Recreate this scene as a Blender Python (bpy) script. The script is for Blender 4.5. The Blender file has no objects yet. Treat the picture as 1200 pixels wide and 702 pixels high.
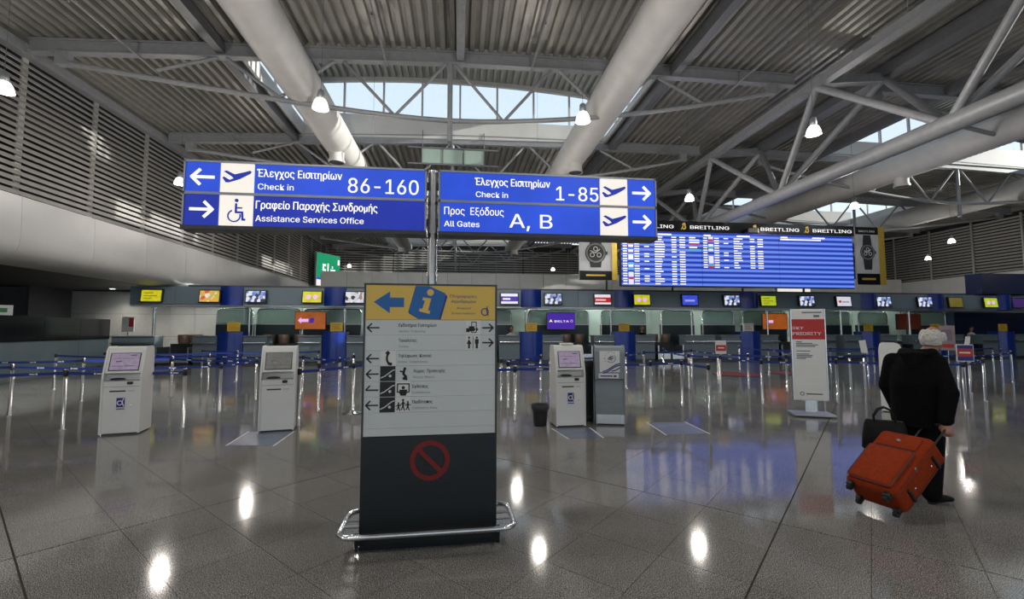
import bpy, bmesh, math, random
from mathutils import Vector, Matrix
random.seed(7)
PI = math.pi
SC = bpy.context.scene
COL = SC.collection

# ------------------------------------------------------------------ camera
cam_d = bpy.data.cameras.new('camera'); cam = bpy.data.objects.new('camera', cam_d); COL.objects.link(cam)
cam_d.sensor_width = 36.0; cam_d.lens = 36.0 * 526 / 1200; cam_d.clip_end = 300; cam_d.clip_start = 0.05
CAM = Vector((0, 0, 1.68)); YAW = math.radians(6.8); PITCH = math.atan(36 / 526)
cam.location = CAM; cam.rotation_euler = (PI / 2 + PITCH, 0, -YAW)
SC.camera = cam

# ------------------------------------------------------------------ world, sun, exposure
w = bpy.data.worlds.new('world'); SC.world = w; w.use_nodes = True
nt = w.node_tree; nt.nodes.clear()
wo = nt.nodes.new('ShaderNodeOutputWorld'); bg = nt.nodes.new('ShaderNodeBackground')
tc = nt.nodes.new('ShaderNodeTexCoord'); sx = nt.nodes.new('ShaderNodeSeparateXYZ')
rmp = nt.nodes.new('ShaderNodeValToRGB')
rmp.color_ramp.elements[0].position = 0.0; rmp.color_ramp.elements[0].color = (.66, .72, .77, 1)
rmp.color_ramp.elements[1].position = 0.8; rmp.color_ramp.elements[1].color = (.46, .58, .72, 1)
nt.links.new(tc.outputs['Generated'], sx.inputs[0]); nt.links.new(sx.outputs['Z'], rmp.inputs[0])
nt.links.new(rmp.outputs[0], bg.inputs[0]); bg.inputs[1].default_value = 1.9
nt.links.new(bg.outputs[0], wo.inputs[0])
sun_d = bpy.data.lights.new('sun', 'SUN'); sun = bpy.data.objects.new('sun', sun_d); COL.objects.link(sun)
sun_d.energy = 9.0; sun_d.angle = math.radians(0.6); sun_d.color = (1.0, .94, .84)
sun.rotation_euler = Vector((-1, .2, -.26)).to_track_quat('-Z', 'Y').to_euler(); sun.location = (60, -10, 30)
SC.view_settings.view_transform = 'Standard'; SC.view_settings.look = 'None'
SC.view_settings.exposure = -0.12; SC.view_settings.gamma = 1.0; SC.view_settings.use_curve_mapping = False
SC.cycles.use_denoising = True
SC.cycles.max_bounces = 6; SC.cycles.diffuse_bounces = 4; SC.cycles.glossy_bounces = 3; SC.cycles.transparent_max_bounces = 8
SC.cycles.caustics_reflective = False; SC.cycles.caustics_refractive = False
SC.cycles.sample_clamp_indirect = 4.0

# ------------------------------------------------------------------ materials
MATS = {}
def mat(name, col, rough=.5, metal=0.0, var=.08, scale=6.0, bump=0.0, bscale=60.0, emit=None, es=0.0, spec=.5, coat=0.0, stretch=None):
    if name in MATS: return MATS[name]
    m = bpy.data.materials.new(name); m.use_nodes = True
    t = m.node_tree; b = t.nodes['Principled BSDF']
    c = t.nodes.new('ShaderNodeTexCoord'); n = t.nodes.new('ShaderNodeTexNoise')
    n.inputs['Scale'].default_value = scale; n.inputs['Detail'].default_value = 4
    src = c.outputs['Object']
    if stretch:
        mp = t.nodes.new('ShaderNodeMapping'); mp.inputs['Scale'].default_value = stretch
        t.links.new(src, mp.inputs[0]); src = mp.outputs[0]
    t.links.new(src, n.inputs['Vector'])
    r = t.nodes.new('ShaderNodeValToRGB')
    a = [max(0, x * (1 - var)) for x in col]; d = [min(1, x * (1 + var)) for x in col]
    r.color_ramp.elements[0].position = .3; r.color_ramp.elements[0].color = (*a, 1)
    r.color_ramp.elements[1].position = .7; r.color_ramp.elements[1].color = (*d, 1)
    t.links.new(n.outputs['Fac'], r.inputs[0]); t.links.new(r.outputs[0], b.inputs['Base Color'])
    b.inputs['Roughness'].default_value = rough; b.inputs['Metallic'].default_value = metal
    b.inputs['Specular IOR Level'].default_value = spec; b.inputs['Coat Weight'].default_value = coat
    if bump:
        n2 = t.nodes.new('ShaderNodeTexNoise'); n2.inputs['Scale'].default_value = bscale
        bp = t.nodes.new('ShaderNodeBump'); bp.inputs['Strength'].default_value = bump; bp.inputs['Distance'].default_value = .01
        t.links.new(src, n2.inputs['Vector']); t.links.new(n2.outputs['Fac'], bp.inputs['Height']); t.links.new(bp.outputs[0], b.inputs['Normal'])
    if emit:
        if var:
            r2 = t.nodes.new('ShaderNodeValToRGB')
            r2.color_ramp.elements[0].color = (*[x * (1 - var) for x in emit], 1); r2.color_ramp.elements[1].color = (*emit, 1)
            r2.color_ramp.elements[0].position = .3; r2.color_ramp.elements[1].position = .7
            t.links.new(n.outputs['Fac'], r2.inputs[0]); t.links.new(r2.outputs[0], b.inputs['Emission Color'])
        else: b.inputs['Emission Color'].default_value = (*emit, 1)
        b.inputs['Emission Strength'].default_value = es
    MATS[name] = m
    return m
def lit(name, col, es=1.0, var=.05, scale=3.0):          # a backlit or screen surface
    return mat(name, [x * .3 for x in col], rough=.35, var=var, scale=scale, emit=col, es=es)
def glass(name, tint=(.9, .95, .95), gl=.08, body=0.0, bcol=(.5, .6, .55), rough=.03):
    m = bpy.data.materials.new(name); m.use_nodes = True; t = m.node_tree; t.nodes.clear()
    o = t.nodes.new('ShaderNodeOutputMaterial'); tr = t.nodes.new('ShaderNodeBsdfTransparent'); g = t.nodes.new('ShaderNodeBsdfGlossy')
    tr.inputs[0].default_value = (*tint, 1); g.inputs['Roughness'].default_value = rough; g.inputs[0].default_value = (.9, .95, .95, 1)
    mx = t.nodes.new('ShaderNodeMixShader'); mx.inputs[0].default_value = gl
    t.links.new(tr.outputs[0], mx.inputs[1]); t.links.new(g.outputs[0], mx.inputs[2])
    out = mx.outputs[0]
    if body:
        df = t.nodes.new('ShaderNodeBsdfDiffuse'); n = t.nodes.new('ShaderNodeTexNoise'); n.inputs['Scale'].default_value = 2
        r = t.nodes.new('ShaderNodeValToRGB'); r.color_ramp.elements[0].color = (*[x * .9 for x in bcol], 1); r.color_ramp.elements[1].color = (*bcol, 1)
        t.links.new(n.outputs[0], r.inputs[0]); t.links.new(r.outputs[0], df.inputs[0])
        m2 = t.nodes.new('ShaderNodeMixShader'); m2.inputs[0].default_value = body
        t.links.new(mx.outputs[0], m2.inputs[1]); t.links.new(df.outputs[0], m2.inputs[2]); out = m2.outputs[0]
    t.links.new(out, o.inputs[0]); MATS[name] = m
    return m
def granite(name):
    m = bpy.data.materials.new(name); m.use_nodes = True; t = m.node_tree; b = t.nodes['Principled BSDF']
    g = t.nodes.new('ShaderNodeNewGeometry')
    n1 = t.nodes.new('ShaderNodeTexNoise'); n1.inputs['Scale'].default_value = 165; n1.inputs['Detail'].default_value = 3
    n2 = t.nodes.new('ShaderNodeTexVoronoi'); n2.inputs['Scale'].default_value = 240
    n3 = t.nodes.new('ShaderNodeTexNoise'); n3.inputs['Scale'].default_value = .7; n3.inputs['Detail'].default_value = 3
    for n in (n1, n2, n3): t.links.new(g.outputs['Position'], n.inputs['Vector'])
    r = t.nodes.new('ShaderNodeValToRGB'); e = r.color_ramp.elements
    e[0].position = .33; e[0].color = (.012, .011, .011, 1); e[1].position = .66; e[1].color = (.58, .56, .53, 1)
    x = e.new(.5); x.color = (.155, .150, .141, 1)
    t.links.new(n1.outputs[0], r.inputs[0])
    sep = t.nodes.new('ShaderNodeSeparateColor'); t.links.new(n2.outputs['Color'], sep.inputs[0])
    mr = t.nodes.new('ShaderNodeMapRange'); mr.inputs['To Min'].default_value = .65; mr.inputs['To Max'].default_value = 1.35
    t.links.new(sep.outputs[0], mr.inputs[0])
    mr3 = t.nodes.new('ShaderNodeMapRange'); mr3.inputs['From Min'].default_value = .3; mr3.inputs['From Max'].default_value = .7
    mr3.inputs['To Min'].default_value = .85; mr3.inputs['To Max'].default_value = 1.15; t.links.new(n3.outputs[0], mr3.inputs[0])
    ml = t.nodes.new('ShaderNodeMath'); ml.operation = 'MULTIPLY'; t.links.new(mr.outputs[0], ml.inputs[0]); t.links.new(mr3.outputs[0], ml.inputs[1])
    oi = t.nodes.new('ShaderNodeObjectInfo'); mr4 = t.nodes.new('ShaderNodeMapRange'); mr4.inputs['To Min'].default_value = .95; mr4.inputs['To Max'].default_value = 1.05
    t.links.new(oi.outputs['Random'], mr4.inputs[0])
    ml2 = t.nodes.new('ShaderNodeMath'); ml2.operation = 'MULTIPLY'; t.links.new(ml.outputs[0], ml2.inputs[0]); t.links.new(mr4.outputs[0], ml2.inputs[1])
    vm = t.nodes.new('ShaderNodeVectorMath'); vm.operation = 'SCALE'; t.links.new(r.outputs[0], vm.inputs[0]); t.links.new(ml2.outputs[0], vm.inputs['Scale'])
    t.links.new(vm.outputs[0], b.inputs['Base Color'])
    mr2 = t.nodes.new('ShaderNodeMapRange'); mr2.inputs['To Min'].default_value = .06; mr2.inputs['To Max'].default_value = .105; t.links.new(n3.outputs[0], mr2.inputs[0])
    t.links.new(mr2.outputs[0], b.inputs['Roughness']); b.inputs['Specular IOR Level'].default_value = .42
    MATS[name] = m; return m
def picture(name, cols, scale=7, es=.9):                  # a lively screen image: patches of colour
    m = bpy.data.materials.new(name); m.use_nodes = True; t = m.node_tree; b = t.nodes['Principled BSDF']
    c = t.nodes.new('ShaderNodeTexCoord'); v = t.nodes.new('ShaderNodeTexVoronoi'); v.inputs['Scale'].default_value = scale
    t.links.new(c.outputs['Object'], v.inputs['Vector'])
    s = t.nodes.new('ShaderNodeSeparateColor'); t.links.new(v.outputs['Color'], s.inputs[0])
    r = t.nodes.new('ShaderNodeValToRGB'); r.color_ramp.interpolation = 'CONSTANT'
    e = r.color_ramp.elements; e[0].color = (*cols[0], 1); e[1].position = 1 / len(cols); e[1].color = (*cols[1], 1)
    for i in range(2, len(cols)): x = e.new(i / len(cols)); x.color = (*cols[i], 1)
    t.links.new(s.outputs[0], r.inputs[0]); t.links.new(r.outputs[0], b.inputs['Emission Color']); b.inputs['Emission Strength'].default_value = es
    b.inputs['Base Color'].default_value = (.03, .03, .03, 1); b.inputs['Roughness'].default_value = .3
    MATS[name] = m; return m
def stripes(name, a, d, pitch, es):                      # blue flight board rows
    m = bpy.data.materials.new(name); m.use_nodes = True; t = m.node_tree; b = t.nodes['Principled BSDF']
    c = t.nodes.new('ShaderNodeTexCoord'); s = t.nodes.new('ShaderNodeSeparateXYZ'); t.links.new(c.outputs['Object'], s.inputs[0])
    ml = t.nodes.new('ShaderNodeMath'); ml.operation = 'MULTIPLY'; ml.inputs[1].default_value = 2 * PI / pitch; t.links.new(s.outputs['Z'], ml.inputs[0])
    sn = t.nodes.new('ShaderNodeMath'); sn.operation = 'SINE'; t.links.new(ml.outputs[0], sn.inputs[0])
    mr = t.nodes.new('ShaderNodeMapRange'); mr.inputs['From Min'].default_value = -.7; mr.inputs['From Max'].default_value = .9; t.links.new(sn.outputs[0], mr.inputs[0])
    r = t.nodes.new('ShaderNodeValToRGB'); r.color_ramp.elements[0].color = (*a, 1); r.color_ramp.elements[1].color = (*d, 1)
    t.links.new(mr.outputs[0], r.inputs[0]); t.links.new(r.outputs[0], b.inputs['Emission Color']); b.inputs['Emission Strength'].default_value = es
    b.inputs['Base Color'].default_value = (.01, .01, .04, 1); b.inputs['Roughness'].default_value = .55; b.inputs['Specular IOR Level'].default_value = .2
    MATS[name] = m; return m

GRANITE = granite('speckled grey granite')
JOINT = mat('dark joint mortar', (.03, .028, .026), .8)
DECK = mat('grey ribbed metal deck', (.37, .36, .33), .42, .35, .12, 1.5)
STEEL_P = mat('grey painted steel', (.30, .31, .33), .45, .1, .08)
STEEL_D = mat('dark grey painted steel', (.16, .165, .18), .45, .1, .08)
DUCT = mat('pale grey spiral duct', (.55, .54, .53), .5, .0, .06, 2)
CHROME = mat('brushed stainless steel', (.62, .62, .63), .22, 1.0, .08, 40, stretch=(1, 1, .1))
CHROMES = mat('polished chrome', (.7, .7, .72), .12, 1.0, .04, 30)
WHITE_P = mat('white painted panel', (.52, .52, .52), .4, 0, .04, 1.2)
OFFW = mat('off white panel', (.60, .60, .59), .45, 0, .05, 1.2)
LOUV = mat('grey louvre blade', (.50, .49, .47), .4, .3, .08, 3)
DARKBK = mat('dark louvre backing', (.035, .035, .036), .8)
GREYPAN = mat('grey wall panel', (.38, .375, .36), .45, 0, .08, 1)
DGREYPAN = mat('dark and shaded grey panel', (.075, .075, .08), .5, 0, .1, 1)  # also carries the painted shade of the far left recess panels
BLACK = mat('black plastic', (.012, .012, .013), .4, 0, .2)
BLACKG = mat('black gloss panel', (.008, .008, .01), .15, 0, .2)
RUBBER = mat('black rubber', (.015, .015, .015), .8, 0, .2)
SLATE = mat('dark slate blue panel', (.008, .012, .015), .35, 0, .08)
SIGNW = mat('pale grey sign enamel', (.62, .65, .66), .4, 0, .03, 2)
SIGNY = mat('mustard yellow sign enamel', (.78, .52, .10), .4, 0, .04, 2)
SIGNB = mat('sign blue enamel', (.01, .13, .42), .4, 0, .04)
INKBLACK = mat('black print', (.012, .012, .012), .5, 0, .1)
INKWHITE = mat('white print', (.8, .8, .8), .5, 0, .04)
INKGREY = mat('grey print', (.16, .17, .18), .5, 0, .1)
INKBLUE = mat('navy print', (.01, .03, .22), .5, 0, .1)
INKRED = mat('dark red print', (.20, .008, .008), .5, 0, .1)
FRAMEG = mat('grey aluminium frame', (.42, .44, .47), .35, .6, .06)
DGREYM = mat('charcoal metal', (.06, .062, .068), .4, .3, .1)
LITBLUE = lit('backlit blue sign face', (.020, .075, .62), 1.15, .25, 1.6)
LITBLUED = lit('backlit deep blue sign face', (.012, .03, .36), 1.1, .2, 1.6)
LITWHITE = lit('backlit white sign face', (1.0, .93, .84), .95, .03)
LITTEXT = lit('backlit white lettering', (1.0, .98, .95), 1.1, .0)
DESKBLUE = mat('grey blue desk laminate', (.14, .185, .215), .4, 0, .08, 1)
DESKTOP = mat('desk top laminate', (.17, .21, .24), .35, 0, .08, 1)
PODBLUE = mat('royal blue lacquer', (.004, .030, .26), .3, 0, .1, 2, coat=.3)
FASCIA = mat('slate blue fascia panel', (.19, .255, .30), .4, 0, .07, .8)
TEAL = mat('dark teal housing', (.020, .042, .048), .4, 0, .1)
YELLOW = mat('yellow notice', (.62, .40, .03), .45, 0, .06)
PAPER = mat('white paper', (.75, .75, .74), .6, 0, .03)
BELT = mat('navy blue belt webbing', (.008, .030, .22), .6, 0, .15, 20)
KIOSK = mat('white kiosk enamel', (.78, .78, .76), .35, 0, .04, 1.5)
KIOSKS = mat('kiosk shelf grey', (.30, .31, .31), .4, 0, .06)
GREYST = mat('mid grey metal cabinet', (.25, .28, .305), .4, .1, .06)
BINBLK = mat('black bin plastic', (.012, .012, .013), .35, 0, .2)
PANE = glass('clear window glass', (.92, .94, .95), .06)
FROST = glass('pale green frosted glass', (.75, .85, .8), .08, .55, (.50, .62, .55), .15)
WALLGL = mat('pale green back painted glass', (.55, .66, .60), .2, 0, .12, .5)
TUBE = lit('fluorescent tube', (.92, 1.0, .93), 80, 0)
BELL = lit('glowing lamp bell', (1.0, .93, .86), 2.2, .0)
GREEN = lit('lit green sign face', (.0, .30, .13), 1.0)
ORANGE = lit('orange screen', (.48, .115, .012), .7, .3, 2)
PURPLE = lit('purple screen', (.06, .01, .38), .9, .1)
DRED = lit('dim dark red screen', (.05, .008, .004), .6, .2)
SCYEL = lit('yellow screen', (.70, .66, .02), .9, .25, 6)
SCYEL2 = lit('lime screen', (.50, .66, .02), .9, .25, 6)
SCOLI = lit('olive screen', (.22, .18, .02), .6, .25, 6)
SCWHT = lit('white screen', (.75, .75, .85), .9, .1, 6)
SCBLU = lit('blue screen', (.06, .10, .80), .9, .3, 6)
SCRED = lit('red screen', (.70, .02, .02), .8, .15, 6)
SCLIL = lit('lilac kiosk screen', (.42, .33, .48), .55, .25, 18)
SCGRY = lit('grey kiosk screen', (.20, .20, .19), .5, .3, 18)
SCPINK = lit('pink print screen', (.8, .45, .85), 1.0, 0)
PIC1 = picture('family picture screen', [(.9, .9, .95), (.02, .03, .1), (.12, .25, .75), (.9, .88, .9), (.01, .01, .02), (.3, .4, .8)], 7)
PIC2 = picture('orange picture screen', [(.9, .45, .05), (.7, .5, .1), (.75, .12, .03), (.9, .85, .75), (.6, .55, .02)], 5)
PIC3 = picture('portrait picture screen', [(.85, .85, .9), (.7, .72, .8), (.02, .02, .02), (.4, .25, .2)], 6)
BOARD = stripes('flight board rows', (.010, .035, .42), (.16, .30, .95), .248, 1.0)
GOLD = mat('gold trim', (.55, .38, .05), .35, .4, .06)
POSTER = mat('grey watch poster', (.42, .43, .45), .4, 0, .18, 1.2)
ORANGEF = mat('burnt orange suitcase fabric', (.27, .034, .008), .9, 0, .12, 30, .2, 400, spec=.15)
ORANGED = mat('dark orange piping', (.13, .018, .006), .7, 0, .12, 30)
CLOTH = mat('black coat cloth', (.0045, .0045, .005), .95, 0, .3, 30, .3, 200, spec=.12)
TROUS = mat('black trouser cloth', (.006, .006, .007), .95, 0, .3, 30, .3, 200, spec=.12)
SKIN = mat('skin', (.38, .19, .135), .5, 0, .1, 12)
HAIRW = mat('white hair', (.55, .53, .50), .8, 0, .2, 60, .5, 120)
HAIRD = mat('dark hair', (.02, .014, .01), .6, 0, .3, 40)
HAIRR = mat('auburn hair', (.20, .06, .02), .6, 0, .3, 40)
LEATHER = mat('black leather', (.006, .006, .006), .6, 0, .2, 20, .2, 90, spec=.2)
CHAIRB = mat('brown leather chair', (.20, .14, .10), .35, .1, .15, 8)
DECAL = mat('blue grey floor decal', (.13, .16, .24), .3, 0, .15, 3)
REDMAT = mat('dark red mat', (.20, .012, .010), .7, 0, .15, 10)
SHIRT = mat('white shirt', (.6, .6, .62), .7, 0, .05)
NAVY = mat('navy painted panel', (.006, .016, .075), .4, 0, .12, 1)
INKOR = mat('red notice print', (.50, .03, .03), .5, 0, .08)

# ------------------------------------------------------------------ mesh builder
class MB:
    def __init__(s): s.v = []; s.f = []
    def add(s, vs, fs):
        o = len(s.v); s.v += [tuple(x) for x in vs]; s.f += [tuple(i + o for i in f) for f in fs]; return s
    def box(s, x0, x1, y0, y1, z0, z1):
        return s.add([(x0, y0, z0), (x1, y0, z0), (x1, y1, z0), (x0, y1, z0), (x0, y0, z1), (x1, y0, z1), (x1, y1, z1), (x0, y1, z1)],
                     [(0, 3, 2, 1), (4, 5, 6, 7), (0, 1, 5, 4), (1, 2, 6, 5), (2, 3, 7, 6), (3, 0, 4, 7)])
    def bar(s, p, q, w, h, up=(0, 0, 1)):
        p = Vector(p); q = Vector(q); d = (q - p).normalized(); u = Vector(up)
        if abs(d.dot(u)) > .98: u = Vector((0, 1, 0))
        r = d.cross(u).normalized(); u = r.cross(d)
        c = [(-w / 2, -h / 2), (w / 2, -h / 2), (w / 2, h / 2), (-w / 2, h / 2)]
        return s.add([p + r * a + u * b for a, b in c] + [q + r * a + u * b for a, b in c],
                     [(3, 2, 1, 0), (4, 5, 6, 7), (0, 1, 5, 4), (1, 2, 6, 5), (2, 3, 7, 6), (3, 0, 4, 7)])
    def path(s, pts, r, n=10, closed=False, caps=True):
        pts = [Vector(p) for p in pts]; m = len(pts); rs = r if isinstance(r, (list, tuple)) else [r] * m
        o = len(s.v); u = None
        for i, p in enumerate(pts):
            a = pts[i - 1] if (i > 0 or closed) else p; b = pts[(i + 1) % m] if (i < m - 1 or closed) else p
            d = (b - a).normalized()
            if u is None:
                u = Vector((0, 0, 1)) if abs(d.z) < .9 else Vector((1, 0, 0))
            u = (u - d * u.dot(d)).normalized(); v = d.cross(u)
            for k in range(n):
                t = 2 * PI * k / n; s.v.append(tuple(p + (u * math.cos(t) + v * math.sin(t)) * rs[i]))
        for i in range(m if closed else m - 1):
            j = (i + 1) % m
            for k in range(n):
                l = (k + 1) % n; s.f.append((o + i * n + k, o + i * n + l, o + j * n + l, o + j * n + k))
        if caps and not closed:
            s.f.append(tuple(o + k for k in reversed(range(n)))); s.f.append(tuple(o + (m - 1) * n + k for k in range(n)))
        return s
    def tube(s, p, q, r, n=10): return s.path([p, q], r, n)
    def lathe(s, prof, c=(0, 0, 0), n=20, caps=True):
        o = len(s.v)
        for r, z in prof:
            for k in range(n):
                t = 2 * PI * k / n; s.v.append((c[0] + r * math.cos(t), c[1] + r * math.sin(t), c[2] + z))
        for i in range(len(prof) - 1):
            for k in range(n):
                l = (k + 1) % n; s.f.append((o + i * n + k, o + i * n + l, o + (i + 1) * n + l, o + (i + 1) * n + k))
        if caps:
            s.f.append(tuple(o + k for k in reversed(range(n)))); s.f.append(tuple(o + (len(prof) - 1) * n + k for k in range(n)))
        return s
    def ell(s, c, rx, ry, rz, n=16, m=10):
        o = len(s.v); c = Vector(c)
        for i in range(1, m):
            a = PI * i / m
            for k in range(n):
                t = 2 * PI * k / n; s.v.append((c.x + rx * math.sin(a) * math.cos(t), c.y + ry * math.sin(a) * math.sin(t), c.z - rz * math.cos(a)))
        b = len(s.v); s.v.append((c.x, c.y, c.z - rz)); s.v.append((c.x, c.y, c.z + rz))
        for i in range(m - 2):
            for k in range(n):
                l = (k + 1) % n; s.f.append((o + i * n + k, o + i * n + l, o + (i + 1) * n + l, o + (i + 1) * n + k))
        for k in range(n):
            l = (k + 1) % n; s.f.append((b, o + l, o + k)); s.f.append((b + 1, o + (m - 2) * n + k, o + (m - 2) * n + l))
        return s
    def loft(s, rings, n=20):                              # rings (z, cx, cy, rx, ry)
        o = len(s.v)
        for z, cx, cy, rx, ry in rings:
            for k in range(n):
                t = 2 * PI * k / n; s.v.append((cx + rx * math.cos(t), cy + ry * math.sin(t), z))
        for i in range(len(rings) - 1):
            for k in range(n):
                l = (k + 1) % n; s.f.append((o + i * n + k, o + i * n + l, o + (i + 1) * n + l, o + (i + 1) * n + k))
        s.f.append(tuple(o + k for k in reversed(range(n)))); s.f.append(tuple(o + (len(rings) - 1) * n + k for k in range(n)))
        return s
    def prism_x(s, poly, x0, x1):                          # poly of (y, z), extruded along x
        n = len(poly); vs = [(x0, y, z) for y, z in poly] + [(x1, y, z) for y, z in poly]
        return s.add(vs, [tuple(range(n)), tuple(range(2 * n - 1, n - 1, -1))] + [(i, i + n, (i + 1) % n + n, (i + 1) % n) for i in range(n)])
    def plate(s, poly, y0, y1):                            # poly of (x, z) seen from -Y, y0 front
        n = len(poly)
        a = sum(poly[i][0] * poly[(i + 1) % n][1] - poly[(i + 1) % n][0] * poly[i][1] for i in range(n))
        if a < 0: poly = poly[::-1]
        vs = [(x, y0, z) for x, z in poly] + [(x, y1, z) for x, z in poly]
        return s.add(vs, [tuple(range(n)), tuple(range(2 * n - 1, n - 1, -1))] + [((i + 1) % n, i, i + n, (i + 1) % n + n) for i in range(n)])
    def prism_z(s, poly, z0, z1):
        n = len(poly); vs = [(x, y, z0) for x, y in poly] + [(x, y, z1) for x, y in poly]
        return s.add(vs, [tuple(range(n - 1, -1, -1)), tuple(range(n, 2 * n))] + [(i, (i + 1) % n, (i + 1) % n + n, i + n) for i in range(n)])
    def disc(s, x, z, r, y0, y1, n=18): return s.plate([(x + r * math.cos(2 * PI * k / n), z + r * math.sin(2 * PI * k / n)) for k in range(n)], y0, y1)
    def ring(s, x, z, r0, r1, y0, y1, a0=0, a1=360, n=28):
        for k in range(n):
            a = math.radians(a0 + (a1 - a0) * k / n); b = math.radians(a0 + (a1 - a0) * (k + 1) / n)
            s.plate([(x + r0 * math.cos(a), z + r0 * math.sin(a)), (x + r1 * math.cos(a), z + r1 * math.sin(a)),
                     (x + r1 * math.cos(b), z + r1 * math.sin(b)), (x + r0 * math.cos(b), z + r0 * math.sin(b))], y0, y1)
        return s
    def stroke(s, pts, wd, y0, y1):
        for (ax, az), (bx, bz) in zip(pts[:-1], pts[1:]):
            d = Vector((bx - ax, bz - az)); 
            if d.length < 1e-6: continue
            d.normalize(); nx, nz = -d.y * wd / 2, d.x * wd / 2; ex, ez = d.x * wd * .3, d.y * wd * .3
            s.plate([(ax - ex + nx, az - ez + nz), (ax - ex - nx, az - ez - nz), (bx + ex - nx, bz + ez - nz), (bx + ex + nx, bz + ez + nz)], y0, y1)
        return s
    def rbox(s, x0, x1, y0, y1, z0, z1, b=.02, seg=2):
        bm = bmesh.new(); bmesh.ops.create_cube(bm, size=1)
        for v in bm.verts: v.co = Vector((x0 + (v.co.x + .5) * (x1 - x0), y0 + (v.co.y + .5) * (y1 - y0), z0 + (v.co.z + .5) * (z1 - z0)))
        bmesh.ops.bevel(bm, geom=bm.edges[:], offset=b, segments=seg, profile=.5, affect='EDGES')
        bm.verts.ensure_lookup_table(); bm.verts.index_update()
        s.add([v.co[:] for v in bm.verts], [[v.index for v in f.verts] for f in bm.faces]); bm.free(); return s
    def mesh(s, name):
        me = bpy.data.meshes.new(name); me.from_pydata(s.v, [], s.f); me.update(); return me
    def build(s, name, m, parent=None, smooth=False, loc=None, fixn=True):
        me = s.mesh(name)
        if fixn:
            bm = bmesh.new(); bm.from_mesh(me); bmesh.ops.recalc_face_normals(bm, faces=bm.faces); bm.to_mesh(me); bm.free()
        if smooth:
            for p in me.polygons: p.use_smooth = True
            try: me.set_sharp_from_angle(angle=math.radians(40))
            except Exception: pass
        return link(name, me, m, parent, loc)
def link(name, me, m, parent=None, loc=None):
    o = bpy.data.objects.new(name, me); COL.objects.link(o)
    if m is not None and not me.materials: me.materials.append(m)
    if parent is not None: o.parent = parent
    if loc: o.location = loc
    return o
def tag(o, label, cat, group=None):
    o['label'] = label; o['category'] = cat
    if group: o['group'] = group
    return o
def thing(name, label, cat, loc=(0, 0, 0), rz=0.0, group=None):
    o = bpy.data.objects.new(name, None); COL.objects.link(o); o.location = loc; o.rotation_euler = (0, 0, math.radians(rz))
    o.empty_display_size = .1
    return tag(o, label, cat, group)
def struct(name, loc=(0, 0, 0)):
    o = bpy.data.objects.new(name, None); COL.objects.link(o); o.location = loc; o['kind'] = 'structure'; o.empty_display_size = .1
    return o
def skind(o): o['kind'] = 'structure'; return o

_TX = {}
try: FONT = bpy.data.fonts.load(bpy.utils.system_resource('DATAFILES', path='fonts') + '/Inter.woff2')
except Exception: FONT = None
def text_mesh(s, bold):
    k = (s, bold); greek = any(ord(ch) > 0x300 for ch in s)
    if k in _TX: return _TX[k]
    cu = bpy.data.curves.new('t', 'FONT'); cu.body = s; cu.size = 1.0; cu.offset = 0.0; cu.resolution_u = 3
    if FONT and not greek: cu.font = FONT
    cu.extrude = 0.0; cu.fill_mode = 'BOTH'
    o = bpy.data.objects.new('t', cu); COL.objects.link(o)
    dg = bpy.context.evaluated_depsgraph_get(); me = bpy.data.meshes.new_from_object(o.evaluated_get(dg))
    bpy.data.objects.remove(o); bpy.data.curves.remove(cu)
    vs = [v.co.copy() for v in me.vertices]; fs = [tuple(p.vertices) for p in me.polygons]; bpy.data.meshes.remove(me)
    _TX[k] = (vs, fs); return _TX[k]
def text_shape(s):
    """glyph faces of s; the letters sigma and delta are drawn as o plus their stroke (their outlines overlap)"""
    if not any(ch in s for ch in 'σδ'): return text_mesh(s, 0)
    t = s.replace('σ', 'ο').replace('δ', 'ο'); vs, fs = text_mesh(t, 0); mb = MB(); mb.add([(v.x, 0, v.y) for v in vs], fs)
    ov = text_mesh('ο', 0)[0]; wd = max(v.x for v in ov) - min(v.x for v in ov); xh = max(v.y for v in ov)
    for i, ch in enumerate(s):
        if ch in 'σδ':
            xr = max(v.x for v in text_mesh(t[:i + 1], 0)[0]); xl = xr - wd
            ps = [(xl + .45 * wd, xh - .045), (xr + .06, xh - .045)] if ch == 'σ' else [(xl + .7 * wd, xh - .06), (xl + .22 * wd, xh + .13), (xl + .3 * wd, xh + .2), (xr - .08, xh + .2)]
            mb.stroke(ps, .09, 0, 0)
    out = ([Vector((x, z, 0)) for x, _, z in mb.v], mb.f); return out
def text(s, x0, x1, zb, cap, y, m, parent, bold=0.0, name='lettering', merge=None):
    """print s between x0 and x1 on the plane y (seen from -Y), baseline zb, capital height cap"""
    vs, fs = text_shape(s)
    if not vs: return None
    a = min(v.x for v in vs); b = max(v.x for v in vs); k = (x1 - x0) / (b - a); kz = cap / .73
    mb = merge or MB()
    for sh in ([-bold, 0, bold] if bold else [0]):
        mb.add([(x0 + (v.x - a) * k + sh * kz, y - .00005 * (sh > 0), zb + v.y * kz) for v in vs], fs)
    if merge: return None
    return mb.build(name, m, parent, fixn=False)
def remesh(mb, name, m, parent, vox, smooth=3):
    me = mb.mesh(name); o = bpy.data.objects.new(name, me); COL.objects.link(o)
    md = o.modifiers.new('r', 'REMESH'); md.mode = 'VOXEL'; md.voxel_size = vox; md.use_smooth_shade = True
    if smooth: ms = o.modifiers.new('s', 'SMOOTH'); ms.iterations = smooth; ms.factor = .5
    dg = bpy.context.evaluated_depsgraph_get(); me2 = bpy.data.meshes.new_from_object(o.evaluated_get(dg))
    bpy.data.objects.remove(o); bpy.data.meshes.remove(me)
    me2.name = name; me2.materials.clear()
    for p in me2.polygons: p.use_smooth = True
    return link(name, me2, m, parent)
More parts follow.
